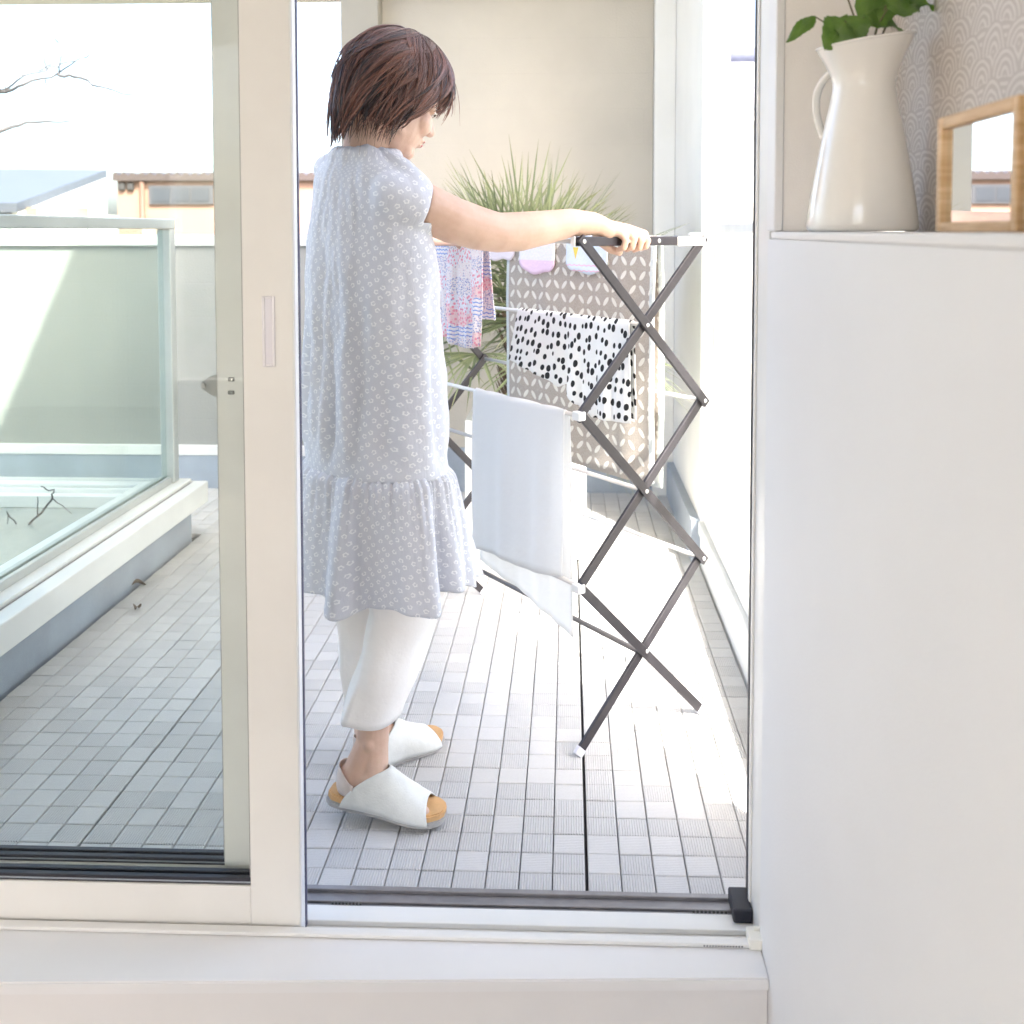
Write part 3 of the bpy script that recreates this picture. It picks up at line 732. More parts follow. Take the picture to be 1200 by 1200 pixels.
# spotted shorts
m, nt, b = base('spotted_cotton', (.8, .8, .8), .85)
u, v, _ = uvw(nt)
vo = nt.nodes.new('ShaderNodeTexVoronoi'); vo.voronoi_dimensions = '2D'; vo.inputs['Scale'].default_value = 1; vo.inputs['Randomness'].default_value = .62
nt.links.new(vec(nt, u*46 + v*6, v*35).s, vo.inputs['Vector'])
dist = N(nt, vo.outputs['Distance']); cr = nt.nodes.new('ShaderNodeSeparateColor'); nt.links.new(vo.outputs['Color'], cr.inputs[0])
rr_ = N(nt, cr.outputs[0])*.13+.20
spot = (dist - rr_).sm(.02, -.02)
setc(nt, b, mix(nt, spot, (.80, .80, .79), (.012, .012, .014)))
bump(nt, b, nz(nt, coord(nt), 40, 4)*.6, .003)
def shorts_front(t):   # hem: right leg, notch, left leg
    return interp(((0, .232), (.30, .238), (.47, .205), (.54, .170), (.60, .182), (.78, .155), (1, .135)), t)
def shorts_shape(t, tt, s, d, z, n2, side):
    # legs fan outward at the far side
    al = tt + (.05*(d/.15))*sstep(.55, 1, t)*.9 - .006*(d/.2)*(1-t)
    n2 += side*.012*math.exp(-((t-.55)/.05)**2)*-1*min(1, d/.1)
    return al, z, n2
thick('spotted_shorts', cloth(JZ(MID, 2.5), .045, .505, shorts_front, lambda t: shorts_front(t)*.97, .0058, 90, 50, .008, shorts_shape, 5, 0, 3.2), m, .0016,
      label='small white shorts with black spots hung over the middle rod of the rack', cat='shorts')

# patchwork print child's garment
m, nt, b = base('floral_cotton', (.8, .75, .76), .85)
u, v, _ = uvw(nt)
band = (v*26 + nz(nt, vec(nt, u, v), 16, 2)*1.6 + (u*9).floor()*1.7)
bi = (band.floor()*.31).fract()
def dots(su, sv, rad, rnd_v=1.0):
    vo = nt.nodes.new('ShaderNodeTexVoronoi'); vo.voronoi_dimensions = '2D'; vo.inputs['Scale'].default_value = 1; vo.inputs['Randomness'].default_value = rnd_v
    nt.links.new(vec(nt, u*su, v*sv).s, vo.inputs['Vector']); return N(nt, vo.outputs['Distance']).sm(rad+.06, rad-.06)
bgc = mix(nt, bi.gt(.55), (.82, .78, .79), (.82, .62, .63))
bgc = mix(nt, bi.gt(.8), bgc, (.78, .80, .86))
scal = ((u*420).sin()*.7 + (v*640)).sin().gt(.55)
c = mix(nt, dots(230, 210, .20)*.6, bgc, (.76, .36, .42))
c = mix(nt, (bi.lt(.3))*dots(170, 180, .28)*.8, c, (.22, .28, .56))
c = mix(nt, (bi.gt(.3))*(bi.lt(.52))*scal, c, (.22, .35, .70))
c = mix(nt, dots(70, 60, .11, .9)*.8, c, (.18, .18, .44))
c = mix(nt, (bi.gt(.6))*dots(120, 90, .28), c, (.80, .30, .38))
setc(nt, b, c); bump(nt, b, nz(nt, coord(nt), 45, 4)*.7, .003)
def kid_shape(t, tt, s, d, z, n2, side):
    al = tt - .015*(d/.26)*math.sin(d*9) + .010*sstep(.0, .3, 1-t)*d
    return al, z, n2
thick('patterned_garment', cloth(JZ(NL, 3), .385, .74, lambda t: .262+.012*math.sin(t*7), lambda t: .20, .0095, 70, 44, .008, kid_shape, 21, 0, 2.6), m, .0018,
      label="child's pink and blue patchwork print garment hanging beside the woman's dress", cat='garment')

# small pastel washcloths pegged in front of the mat
def bib_mat(name, top, bot, accent, split):
    m, nt, b = base(name, top, .9); u, v, _ = uvw(nt)
    st_ = ((u*420).sin()*(v*300).sin()).gt(.55)
    c = mix(nt, v.lt(split), top, bot); c = mix(nt, st_*.5*(v.gt(split)), c, accent); setc(nt, b, c)
    bump(nt, b, nz(nt, coord(nt), 120, 4), .002); return m, nt, b
def bib(t0, t1, drop, mat, label, rod_p, seed, off):
    def hem(t): return drop*(1 - .30*(abs(2*t-1)**5)) + .004*math.sin(t*11+seed)
    def shp(t, tt, s, d, z, n2, side): return tt, z, n2 + (off if side > 0 else .0)
    return thick('washcloth', cloth(rod_p, t0, t1, hem, lambda t: .05, .003, 24, 20, .0195, shp, seed, 0, 1.0), mat, .003, label=label, cat='washcloth', group='little pastel washcloths on the top back rod')
m1, _, _ = bib_mat('pink_bib', (.80, .77, .80), (.80, .60, .74), (.70, .76, .82), -.062)
m2, nt, b = bib_mat('blue_bib', (.62, .74, .82), (.66, .74, .84), (.78, .66, .74), -.9)
u, v, _ = uvw(nt)
tri = ((v+.07)-(u-.462).abs()*-1.4).gt(.0)  # replaced below
ty = (v*-1-.022)*(1/.034); tx = (u-.472).abs()*(1/.013); yel = (tx.lt(ty*-1+1))*(ty.gt(0))
wv_ = ((u*300).sin()*.5+(v*420)).sin().gt(.8)*(v.lt(-.068))
setc(nt, b, mix(nt, yel, mix(nt, wv_, (.70, .76, .84), (.82, .50, .62)), (.80, .62, .12)))
m3, _, _ = bib_mat('white_bib', (.80, .77, .79), (.80, .72, .77), (.80, .60, .68), -.03)
bib(.335, .515, .092, m2, 'pale blue washcloth with yellow pennant on the top back rod', JZ(NR, 3), 3, 0)
bib(.570, .745, .100, m1, 'white and pink washcloth between the blue one and the white one', JZ(NR, 3), 8, 0)
bib(.775, .93, .066, m3, 'small white washcloth hanging beside the patchwork garment', JZ(NR, 3), 13, 0)

# ------------------------------------------------------------------ planter and palm
pc = Vector((-.15, 3.75, 0)); 
pl = MB(); hw, ph_ = .215, .50
pl.box((pc.x-hw, pc.y-hw*.8, .004), (pc.x+hw, pc.y-hw*.8+.02, ph_), .003); pl.box((pc.x-hw, pc.y+hw*.8-.02, .004), (pc.x+hw, pc.y+hw*.8, ph_), .003)
pl.box((pc.x-hw, pc.y-hw*.8+.0203, .004), (pc.x-hw+.02, pc.y+hw*.8-.0203, ph_), .003); pl.box((pc.x+hw-.02, pc.y-hw*.8+.0203, .004), (pc.x+hw, pc.y+hw*.8-.0203, ph_), .003)
pt = empty('planter', pc, 'tall white square planter holding the palm behind the rack', 'planter')
pl.obj('box', plain('planter_white', (.80, .80, .78), .5, var=.04), pt)
MB().box((pc.x-hw+.0203, pc.y-hw*.8+.0203, .01), (pc.x+hw-.0203, pc.y+hw*.8-.0203, ph_-.05)).obj('soil', plain('soil', (.06, .045, .035), .95, var=.4, scale=40, bscale=80, bd=.01), pt)
palm = empty('palm_tree', pc+Vector((0, 0, ph_-.05)), 'bushy fan palm with fine spiky leaves in the white planter', 'palm')
trk = plain('palm_trunk', (.14, .10, .07), .9, var=.4, scale=30, bscale=60, bd=.01)
rp = random.Random(4); top = pc+Vector((-.01, .0, .90))
mb = MB(); mb.tube([pc+Vector((0, 0, .44)), pc+Vector((.0, 0, .6)), pc+Vector((.02, 0, .74)), top], [.065, .075, .07, .05], 14)
for k in range(90):
    z = rp.uniform(.5, .86); an = rp.uniform(0, 6.28); r = .07
    a = pc+Vector((math.cos(an)*r, math.sin(an)*r, z)); mb.tube([a, a+Vector((math.cos(an)*.03, math.sin(an)*.03, .05)), a+Vector((math.cos(an)*.05, math.sin(an)*.05, .10))], [.006, .004, .001], 4)
mb.obj('trunk', trk, palm)
m, nt, b = base('palm_leaf', (.09, .13, .045), .45, **{'Transmission_Weight': .0})
at = nt.nodes.new('ShaderNodeUVMap'); sp = nt.nodes.new('ShaderNodeSeparateXYZ'); nt.links.new(at.outputs[0], sp.inputs[0])
c = mix(nt, N(nt, sp.outputs[1]), (.13, .165, .085), (.30, .34, .19)); c = mix(nt, N(nt, sp.outputs[0]).sm(.75, 1.0)*.6, c, (.34, .30, .15)); setc(nt, b, c)
tl = nt.nodes.new('ShaderNodeBsdfTranslucent'); nt.links.new(c.s, tl.inputs[0]); mxs = nt.nodes.new('ShaderNodeMixShader'); mxs.inputs[0].default_value = .3
nt.links.new(b.outputs[0], mxs.inputs[1]); nt.links.new(tl.outputs[0], mxs.inputs[2]); nt.links.new(mxs.outputs[0], nt.nodes['Material Output'].inputs[0])
palm_m = m
for k in range(56):
    an = k*2.39996 + rp.uniform(-.2, .2); e = k/55
    el = lerp(1.45, -.35, e**.8) + rp.uniform(-.12, .12)
    pet = lerp(.22, .36, e)*rp.uniform(.85, 1.1)
    h = Vector((math.cos(an), math.sin(an)*.9, 0))
    if h.x > .35 and el < .55: h.x *= .35; pet *= .75
    if top.y + h.y*(pet+.3)*math.cos(el) > YF-.04: h.y *= .55; 
    d0 = (h*math.cos(el)+Vector((0, 0, math.sin(el)))).normalized()
    mb = MB(); p0 = top + h*.03 + Vector((0, 0, -.06*e)); p1 = p0 + d0*pet*.5; p2 = p0 + d0*pet + Vector((0, 0, -.05*pet))
    mb.tube([p0, p1, p2], [.006, .0045, .0035], 6)
    dd = (p2-p1).normalized(); side = dd.cross(Vector((0, 0, 1)))
    side = side.normalized() if side.length > .05 else Vector((1, 0, 0)); nrm = side.cross(dd).normalized()
    nl = rp.randint(24, 30); R = rp.uniform(.32, .42)*(1.1 if el > .9 else 1)
    for q in range(nl):
        a = lerp(-1.5, 1.5, q/(nl-1)) + rp.uniform(-.03, .03)
        L = R*(1-.22*abs(a)/1.5)*rp.uniform(.88, 1.08)
        dr = (dd*math.cos(a)+side*math.sin(a)+nrm*(.16+rp.uniform(-.08, .08))).normalized()
        drop = rp.uniform(.02, .10)*(1.2-el*.4)
        across = dr.cross(nrm).normalized(); tone = rp.random()
        vs, uvs = [], []; n5 = 5
        for i in range(n5+1):
            t = i/n5; w = .0058*(1-t)**.6*(.35+min(1, t*6)*.65) + .0003
            c0 = p2 + dr*L*t + Vector((0, 0, -drop*t*t*L*3.2))
            vs += [c0-across*w + nrm*w*.5, c0, c0+across*w + nrm*w*.5]; uvs += [(t, tone)]*3
        fs = []
        for i in range(n5): fs += [(3*i, 3*i+1, 3*i+4, 3*i+3), (3*i+1, 3*i+2, 3*i+5, 3*i+4)]
        mb.add(vs, fs, uvs, True)
    mb.obj('frond', palm_m, palm)

# ------------------------------------------------------------------ enamel pitcher with a leafy sprig
pit0 = Vector((.387, 1.368, ZL+.0005))
pit = empty('pitcher', pit0, 'tall cream enamel pitcher standing on the white ledge', 'pitcher')
prof = [(.0, .0), (.066, .0), (.0705, .003), (.0712, .010), (.0665, .045), (.0580, .095), (.0495, .140), (.0430, .170), (.0400, .186), (.0400, .194), (.0425, .206), (.0500, .225), (.0575, .240), (.0600, .2455), (.0608, .248)]
inner = [(.0590, .2485), (.0560, .240), (.0485, .225), (.0405, .206), (.0382, .194), (.0382, .186), (.041, .168), (.056, .095), (.064, .02), (0, .012)]
mb = MB(); ns_ = 64; vs, fs = [], []
sp_dir = 0.35        # the spout looks right and away
for (r, z) in prof+inner:
    for k in range(ns_):
        a = 2*math.pi*k/ns_; cs = math.cos(a-sp_dir); fl = sstep(.19, .248, z)
        r2 = r*(1+fl*(.10*max(0, cs)**6)); z2 = z + fl*(.010*cs)
        vs.append(pit0+Vector((math.cos(a)*r2, math.sin(a)*r2, z2)))
m_ = len(prof+inner)
for i in range(m_-1):
    for k in range(ns_): fs.append((i*ns_+k, i*ns_+(k+1) % ns_, (i+1)*ns_+(k+1) % ns_, (i+1)*ns_+k))
mb.add(vs, fs, None, True); enamel = plain('cream_enamel', (.88, .86, .81), .14, var=.03, scale=4, **{'Coat_Weight': .6, 'Coat_Roughness': .05})
mb.obj('body', enamel, pit)
mb = MB(); hd = Vector((-.72, .69, 0)); hp_ = []
for t in range(13):
    a = t/12; r = lerp(.040, .052, a) + .024*math.sin(math.pi*a)**.8 ; z = lerp(.218, .118, a); hp_.append(pit0+hd*r+Vector((0, 0, z+.012*math.sin(math.pi*a))))
mb.tube(hp_, [(.004, .008)]*13, 10); mb.obj('handle', enamel, pit)
mb = MB(); vs, fs = [], []
for i in range(65):
    a = 2*math.pi*i/64; cs = math.cos(a-sp_dir); r2 = .0603*(1+.10*max(0, cs)**6); mb_p = pit0+Vector((math.cos(a)*r2, math.sin(a)*r2, .2478+.010*cs)); vs.append(mb_p)
mb.tube(vs, .0018, 8, cap=False); mb.obj('rim', enamel, pit)

sg = empty('leafy_sprig', pit0+Vector((0, 0, .02)), 'green leafy ivy sprigs standing in the cream pitcher', 'sprig')
m, nt, b = base('ivy_leaf', (.05, .10, .02), .4)
u, v, _ = uvw(nt); vein = ((u-.5).abs()*60).lt(1).max(((((v + (u-.5).abs()*-.9)*6).fract()-.5).abs()).gt(.46))
setc(nt, b, mix(nt, vein*.5, mix(nt, nz(nt, coord(nt), 30, 3).sm(.3, .7), (.07, .15, .025), (.16, .28, .05)), (.20, .28, .09)))
tl = nt.nodes.new('ShaderNodeBsdfTranslucent'); tl.inputs[0].default_value = (.16, .30, .04, 1); mxs = nt.nodes.new('ShaderNodeMixShader'); mxs.inputs[0].default_value = .3
nt.links.new(b.outputs[0], mxs.inputs[1]); nt.links.new(tl.outputs[0], mxs.inputs[2]); nt.links.new(mxs.outputs[0], nt.nodes['Material Output'].inputs[0])
ivy = m; stem_m = plain('sprig_stem', (.14, .12, .05), .6)
def sprig_leaf(c, d, n, L, Wd):
    """a broad serrated leaf at c pointing along d, facing n"""
    d = Vector(d).normalized(); n = Vector(n); n = (n-d*n.dot(d)).normalized(); s = d.cross(n)
    vs, uvs, fs = [], [], []; K = 14
    for i in range(K+1):
        t = i/K; w = Wd*(math.sin(math.pi*min(1, t*1.0)**.72)**.8)*(1+.10*(i % 2)) if 0 < i < K else .0008
        for k in (-1, -.5, 0, .5, 1):
            vs.append(Vector(c)+d*L*t+s*w*k+n*(abs(k)*w*.28-.25*L*t*t+.004*math.sin(9*t+k*3))); uvs.append((.5+k*.5, t))
    for i in range(K):
        for k in range(4): fs.append((i*5+k, i*5+k+1, i*5+6+k, i*5+5+k))
    return MB().add(vs, fs, uvs, True)
mouth = pit0+Vector((0, 0, .2)); Yp = 1.36
leaves = [((1006, 22), (.55, -.15, .35), (0, -1, .5), .062, .030), ((1012, 20), (.9, .1, -.12), (.1, -.7, .8), .060, .029), ((1040, 10), (1, .2, .25), (0, -.8, .6), .05, .024), ((1062, 2), (1, .0, -.02), (0, -.7, .7), .04, .016),
          ((992, 18), (.2, -.3, -1), (.1, -1, .15), .045, .024), ((990, 24), (-.5, -.2, -.8), (.1, -1, .1), .042, .024), ((984, 52), (-.7, -.2, -.5), (0, -.8, .5), .024, .014), ((956, 20), (-1, .1, -.75), (.2, -.9, .4), .046, .009),
          ((1022, 58), (.3, -.2, .06), (0, -.5, 1), .026, .010), ((1018, 2), (.1, 0, 1), (0, -1, .2), .06, .03), ((1045, -6), (.6, .1, .9), (0, -1, .3), .06, .028), ((990, -12), (-.6, 0, .7), (0, -1, .2), .06, .028)]
for i, ((x, y), d, n, L, w_) in enumerate(leaves):
    c = P(x, y, Y=Yp-.012*(i % 3)); sprig_leaf(c, d, n, L, w_).obj('leaf', ivy, sg)
    MB().tube([mouth+Vector((.0, 0, .0)), mouth.lerp(c, .55)+Vector((0, 0, .018)), c], [.0016, .0013, .0009], 6).obj('stem', stem_m, sg)

# ------------------------------------------------------------------ folding wooden photo frame
fr0 = Vector((.42, .90, ZL))
ff = empty('folding_photo_frame', fr0, 'light wooden hinged double photo frame with mirror-like glass on the ledge', 'photo frame')
wood, nt, b = base('light_oak', (.62, .42, .22), .45)
x, y, z = uvw(nt, 'Object'); gr = nz(nt, vec(nt, x*6, y*6, z*70), 3, 5, .6)
setc(nt, b, mix(nt, gr.sm(.3, .7), (.52, .32, .15), (.70, .49, .28))); bump(nt, b, gr, .0006)
mirror = base('mirror_glass', (.86, .88, .88), .015, 1.0)[0]
def frame_panel(a, c, h, dep=.020, wd=.012):
    """one framed panel standing from a to c on the ledge; front faces the room"""
    a, c = Vector(a), Vector(c); d = (c-a).normalized(); nrm = Vector((d.y, -d.x, 0))
    if nrm.x > 0: nrm = -nrm
    M = Matrix((d, -nrm, Vector((0, 0, 1)))).transposed().to_4x4(); M.translation = a; L = (c-a).length
    mb = MB(); mb.box((0, 0, 0), (wd, dep, h), .0012, M); mb.box((L-wd, 0, 0), (L, dep, h), .0012, M)
    mb.box((wd+.0001, 0, 0), (L-wd-.0001, dep, wd*.8), .0012, M); mb.box((wd+.0001, 0, h-wd), (L-wd-.0001, dep, h), .0012, M)
    fo = mb.obj('frame', wood, ff)
    MB().box((wd+.0002, .006, wd*.8+.0001), (L-wd-.0002, .009, h-wd-.0001), 0, M).obj('glass', mirror, fo)
    MB().box((wd+.0002, .0145, wd*.8+.0001), (L-wd-.0002, .0195, h-wd-.0001), 0, M).obj('backing', plain('backing', (.2, .15, .1), .8), fo)
    return M
fa_ = P(1096, 268, Y=1.05); fc_ = P(1190, 268, Y=.865)
frame_panel((fa_.x, fa_.y, ZL+.0004), (fc_.x, fc_.y, ZL+.0004), .114)
fd_ = Vector((fc_.x+.004, fc_.y-.004, 0)); frame_panel((fd_.x, fd_.y, ZL+.0004), (fd_.x+.045, fd_.y-.14, ZL+.0004), .114)

# ------------------------------------------------------------------ the woman
skin, nt, b = base('skin', (.74, .51, .40), .5, **{'Subsurface Weight': .12, 'Subsurface Scale': .02})
b.inputs['Subsurface Radius'].default_value = (1, .35, .2)
o = coord(nt); mott = nz(nt, o, 18, 5, .6)
setc(nt, b, mix(nt, mott.sm(.3, .7), (.585, .38, .28), (.66, .455, .35))); bump(nt, b, nz(nt, o, 500, 3), .0004)
UX = Vector((.75, -.66, 0)).normalized(); FX = Vector((.66, .75, 0)).normalized()    # her right, her front
Z = Vector((0, 0, 1))
NB = P(428, 182, Y=2.085)                       # base of the neck
SR = P(468, 222, Y=2.005); SL = P(385, 212, Y=2.185)
EL_ = P(583, 273, Y=2.10); WR = P(694, 262, Y=2.262)
CH = P(461, 113, Y=2.10)                        # centre of the head
hf = (Vector((.78, .63, 0)).normalized()*math.cos(R_(18)) - Z*math.sin(R_(18))).normalized(); hr = hf.cross(Z).normalized(); hu = hr.cross(hf)
Mh = Matrix((hf, hr, hu)).transposed()
HP = lambda f, r, u: CH + hf*f + hr*r + hu*u
body = MB()
# head
body.ell(HP(-.010, 0, .022), (.092, .074, .084), Mh, 28, 20)
body.ell(HP(.022, 0, -.045), (.064, .0585, .076), Mh, 24, 16)
body.ell(HP(.055, 0, -.098), (.024, .026, .020), Mh)
body.ell(HP(.062, 0, .015), (.026, .055, .035), Mh)                    # brow
for sd in (-1, 1):
    body.ell(HP(.058, sd*.034, -.040), (.026, .026, .028), Mh)         # cheeks
    body.ell(HP(-.004, sd*.073, -.018), (.017, .008, .029), Mh)        # ears
    body.ell(HP(.071, sd*.031, -.004), (.014, .017, .010), Mh)         # lids
    body.cap([HP(.0, sd*.052, -.062), HP(.05, sd*.022, -.098)], [.012, .014], 12)   # jaw
body.cap([HP(.080, 0, .002), HP(.094, 0, -.022), HP(.103, 0, -.038)], [.009, .010, .0115], 12)
for sd in (-1, 1): body.ell(HP(.093, sd*.010, -.041), (.009, .007, .007), Mh)
body.ell(HP(.083, 0, -.066), (.009, .021, .0055), Mh); body.ell(HP(.080, 0, -.076), (.009, .018, .006), Mh)
# neck and trunk
body.cap([HP(-.028, 0, -.035), CH.lerp(NB, .55)+FX*-.012, NB+Z*-.005+FX*-.004, NB+Z*-.05], [.053, .048, .049, .050], 20)
def ring_tube(mb, rows, n=28):
    vs, fs = [], []
    for (c, a, bb) in rows:
        for k in range(n):
            t = 2*math.pi*k/n; vs.append(Vector(c)+UX*math.cos(t)*a+FX*math.sin(t)*bb)
    for i in range(len(rows)-1):
        for k in range(n): fs.append((i*n+k, i*n+(k+1) % n, (i+1)*n+(k+1) % n, (i+1)*n+k))
    fs.append(tuple(range(n-1, -1, -1))); fs.append(tuple((len(rows)-1)*n+k for k in range(n)))
    mb.add(vs, fs, None, True)
PV = Vector((-.405, 2.10, 0))
ring_tube(body, [(PV+Z*.70, .14, .10), (PV+Z*.80, .15, .105), (PV+Z*.95, .125, .085), (PV+Z*1.10, .135, .085), (PV+Z*1.20, .12, .060), (NB-Z*.06, .070, .045)])
body.cap([SR+(SL-SR)*.12-Z*.01, SL+(SR-SL)*.12-Z*.02], [.036, .030], 16)
# right arm, reaching out to the rack
body.cap([SR, P(498, 243, Y=2.02), P(530, 258, Y=2.05), P(560, 267.5, Y=2.08), P(583, 272.5, Y=2.105), P(608, 271.5, Y=2.14), P(640, 266.5, Y=2.185), P(670, 261, Y=2.23), WR],
         [.041, .0475, .0470, .0445, .0415, .0415, .0365, .0310, .0260], 20)
# left arm, forearm forward, resting on the front rod of the rack
EL2 = SL+Vector((.03, .10, -.22)); WL = Vector((-.455, 2.47, 1.145))
body.cap([SL, SL.lerp(EL2, .5), EL2, EL2.lerp(WL, .4), WL], [.032, .036, .035, .034, .024], 18)
# ---- right hand: palm on the bar, fingers closing over its near side
WB = WD; NBR = -RD                                   # along the bar; towards her
bar_at = lambda t: JZ(NL, 3)+RD*.0085+WB*t
def finger(mb, pts, rad):
    q = [Vector(p) for p in pts]; out, rr = [], []
    for i in range(len(q)-1):
        for s_ in range(3): out.append(q[i].lerp(q[i+1], s_/3)); rr.append(lerp(rad[i], rad[i+1], s_/3))
    out.append(q[-1]); rr.append(rad[-1])
    mb.tube(out, rr, 12)
    for i, p in enumerate(q): mb.ell(p, (rad[i]*1.03,)*3, None, 12, 8)
def grip_hand(mb, wrist, b0, wb, nb, spread, flip=1):
    """palm over a bar through b0 (direction wb); nb is the side the fingers close on"""
    kn = []
    for i in range(4):
        kn.append(b0 + wb*(spread[i]) + nb*(.010+.003*(1-abs(i-1.3)/2)) + Z*(.0215-.0035*abs(i-1.1)))
    pc_ = b0 + wb*(spread[0]-.030) + Z*.026 - nb*.004
    mb.cap([wrist, wrist.lerp(pc_, .5)+Z*.002, pc_], [.0245, .0235, .0220], 16)
    for i in range(4):
        mb.cap([wrist.lerp(pc_, .55)+Z*.001, pc_.lerp(kn[i], .55)+Z*(.004), kn[i]], [.0190, .0150, .0112], 12)
    mb.cap([kn[0]-Z*.004, kn[3]-Z*.004], [.0095, .0090], 12)
    r0 = (.0086, .0088, .0085, .0076); ln = (.92, 1.0, .96, .80)
    for i in range(4):
        k = kn[i]; L = ln[i]
        p1 = k + nb*.0125 - Z*.017*L + wb*.002; p2 = p1 - nb*.0035 - Z*.0175*L - wb*.003; p3 = p2 - nb*.0145 - Z*.006*L - wb*.0045
        finger(mb, [k, p1, p2, p3], [r0[i], r0[i]*.96, r0[i]*.88, r0[i]*.74])
    # thumb: leaves the far side of the palm near the wrist, goes along and under the bar
    t0 = wrist.lerp(pc_, .45)-nb*.014-Z*.004; t1 = b0+wb*(spread[0]-.030)-nb*.022-Z*.002; t2 = b0+wb*(spread[0]-.006)-nb*.021-Z*.018; t3 = b0+wb*(spread[0]+.008)-nb*.008-Z*.0255
    finger(mb, [t0, t1, t2, t3], [.0150, .0118, .0105, .0085])
grip_hand(body, WR, bar_at(0), WB, NBR, (.112, .1345, .157, .178))
# left hand on the near end of the far front rod
rl = JZ(NL, 3)+RD*.545
finger_dir = RD
lw = (rl-WL).normalized()
for i, sp_ in enumerate((-.028, -.009, .010, .028)):
    k = rl + RD*sp_ - WD*.016 + Z*.016
    body.cap([WL, WL.lerp(k, .5)+Z*.006, k], [.021, .016, .0105], 12)
    finger(body, [k, k+WD*.018+Z*.002, k+WD*.030-Z*.014, k+WD*.020-Z*.030], [.0098, .0094, .0088, .0076])
finger(body, [WL.lerp(rl, .4)-RD*.02, rl-RD*.052-WD*.02-Z*.005, rl-RD*.046-WD*.004-Z*.018], [.014, .011, .009])
# legs and feet
A1 = P(437, 868, Y=1.995); A2 = Vector((-.440, 2.195, .082))
K1 = PV+UX*.075+FX*.045+Z*.40; K2 = PV-UX*.05+FX*.02+Z*.41
A1 = Vector((A1.x, A1.y, A1.z))
body.cap([PV+UX*.075+Z*.75, K1, K1.lerp(A1, .35)-FX*.012, A1+Z*.05, A1], [.06, .042, .042, .034, .032], 18)
body.cap([PV-UX*.075+Z*.75, K2, K2.lerp(A2, .35)-FX*.012, A2+Z*.05, A2], [.05, .036, .036, .032, .031], 18)
# shoe frames: origin at heel bottom centre, x towards the toe
toe1 = P(512, 966, z=.006); heel1 = P(386, 934, Y=1.985)
def shoe_frame(heel, toe):
    d = (toe-heel).normalized(); s = Z.cross(d).normalized(); u = d.cross(s)
    M = Matrix((d, s, u)).transposed().to_4x4() @ Matrix.Scale(.905, 4); M.translation = heel; return M
heel1.y = 1.985; toe1.y = 1.955
M1 = shoe_frame(heel1, toe1)
toe2 = P(514, 866, z=.0); d2 = Vector((.70, .714, 0)).normalized(); heel2 = toe2-d2*.239; heel2.z = .002; toe2.z = .002
M2 = shoe_frame(heel2, toe2)
for M, A in ((M1, A1), (M2, A2)):
    hp = M @ Vector((.054, 0, .060)); 
    body.cap([A, hp], [.032, .030], 16)
    body.cap([M @ Vector((.045, 0, .056)), M @ Vector((.10, 0, .062)), M @ Vector((.15, -.002, .048)), M @ Vector((.195, -.003, .036))], [.029, .027, .023, .017], 16)
    body.cap([A, M @ Vector((.100, 0, .064))], [.031, .026], 16)
    for i, (y, L, r) in enumerate(((.022, .245, .0115), (.003, .238, .0088), (-.012, .230, .0082), (-.025, .220, .0078), (-.036, .208, .0072))):
        s_ = 1 if M is M2 else -1
        body.cap([M @ Vector((.185, -s_*y*-.8, .034)), M @ Vector((L-.024, -s_*-y, .0285))], [r+.004, r], 10)
    for sd in (-1, 1): body.ell(A+(M.to_3x3() @ Vector((.002, sd*.031, .004))), (.012, .010, .013))
bme = unite(body, .0029, 3, .45); bme.name = 'person'; bme.materials.append(skin)
for p_ in bme.polygons: p_.use_smooth = True
woman = link('person', bme, label='woman in a grey spotted sleeveless dress and white trousers holding the clothes rack', cat='person')
foot = Vector((-.40, 2.09, 0)); set_origin(woman, foot)
# ---- face details
lip, _, _ = base('lip', (.62, .28, .26), .45)
MB().ell(HP(.0905, 0, -.066), (.003, .016, .0035), Mh).ell(HP(.0880, 0, -.075), (.003, .014, .0040), Mh).obj('lips', lip, woman)
ew = base('eye_white', (.8, .78, .76), .2)[0]; ei = base('iris', (.03, .018, .012), .15)[0]
for sd in (-1, 1):
    e_ = MB().ell(HP(.0795, sd*.031, -.007), (.0080, .011, .0045), Mh).obj('eye', ew, woman)
    MB().ell(HP(.0868, sd*.031, -.0095), (.0018, .0042, .0030), Mh).obj('iris', ei, e_)
    MB().tube([HP(.074, sd*.050, .022), HP(.083, sd*.036, .028), HP(.086, sd*.018, .025)], [.0015, .0028, .0022], 6).obj('eyebrow', ei, woman)
nail = base('nail', (.80, .58, .53), .25)[0]

# ---- hair: an inner shell and many combed locks
hair, nt, b = base('brown_hair', (.05, .022, .016), .30, **{'Specular_IOR_Level': .6, 'Sheen_Weight': .15})
u, v, _ = uvw(nt)
c = mix(nt, u, (.014, .0075, .009), (.20, .088, .066)); c = mix(nt, v.sm(.3, 1.0)*u*.8, c, (.26, .105, .06)); setc(nt, b, c)  # sheen and warm rim light are put into the lighter lock colours
HC = HP(-.006, 0, .012)
def hair_surf(az, po, k=1.0):
    """point on the hair's outer form: az 0 = front, + = her right; po 0 = top"""
    if po < 0: po, az = -po, az+math.pi
    rf = lerp(.116, .124, .5+.5*math.cos(az)); rr2 = .097; ru = .124
    ca, sa = math.cos(az), math.sin(az)
    if po < math.pi/2:
        s_ = math.sin(po)**.97; cz = math.cos(po)
        q = Vector((ca*rf*s_, sa*rr2*s_, ru*cz))
    else:
        e = po-math.pi/2; front = sstep(.2, .95, math.cos(az))
        sh_ = 1 - .06*e - .10*e*e
        q = Vector((ca*rf*sh_, sa*rr2*sh_, -.112*e))
    q *= k
    return HC + hf*q.x + hr*q.y + hu*q.z
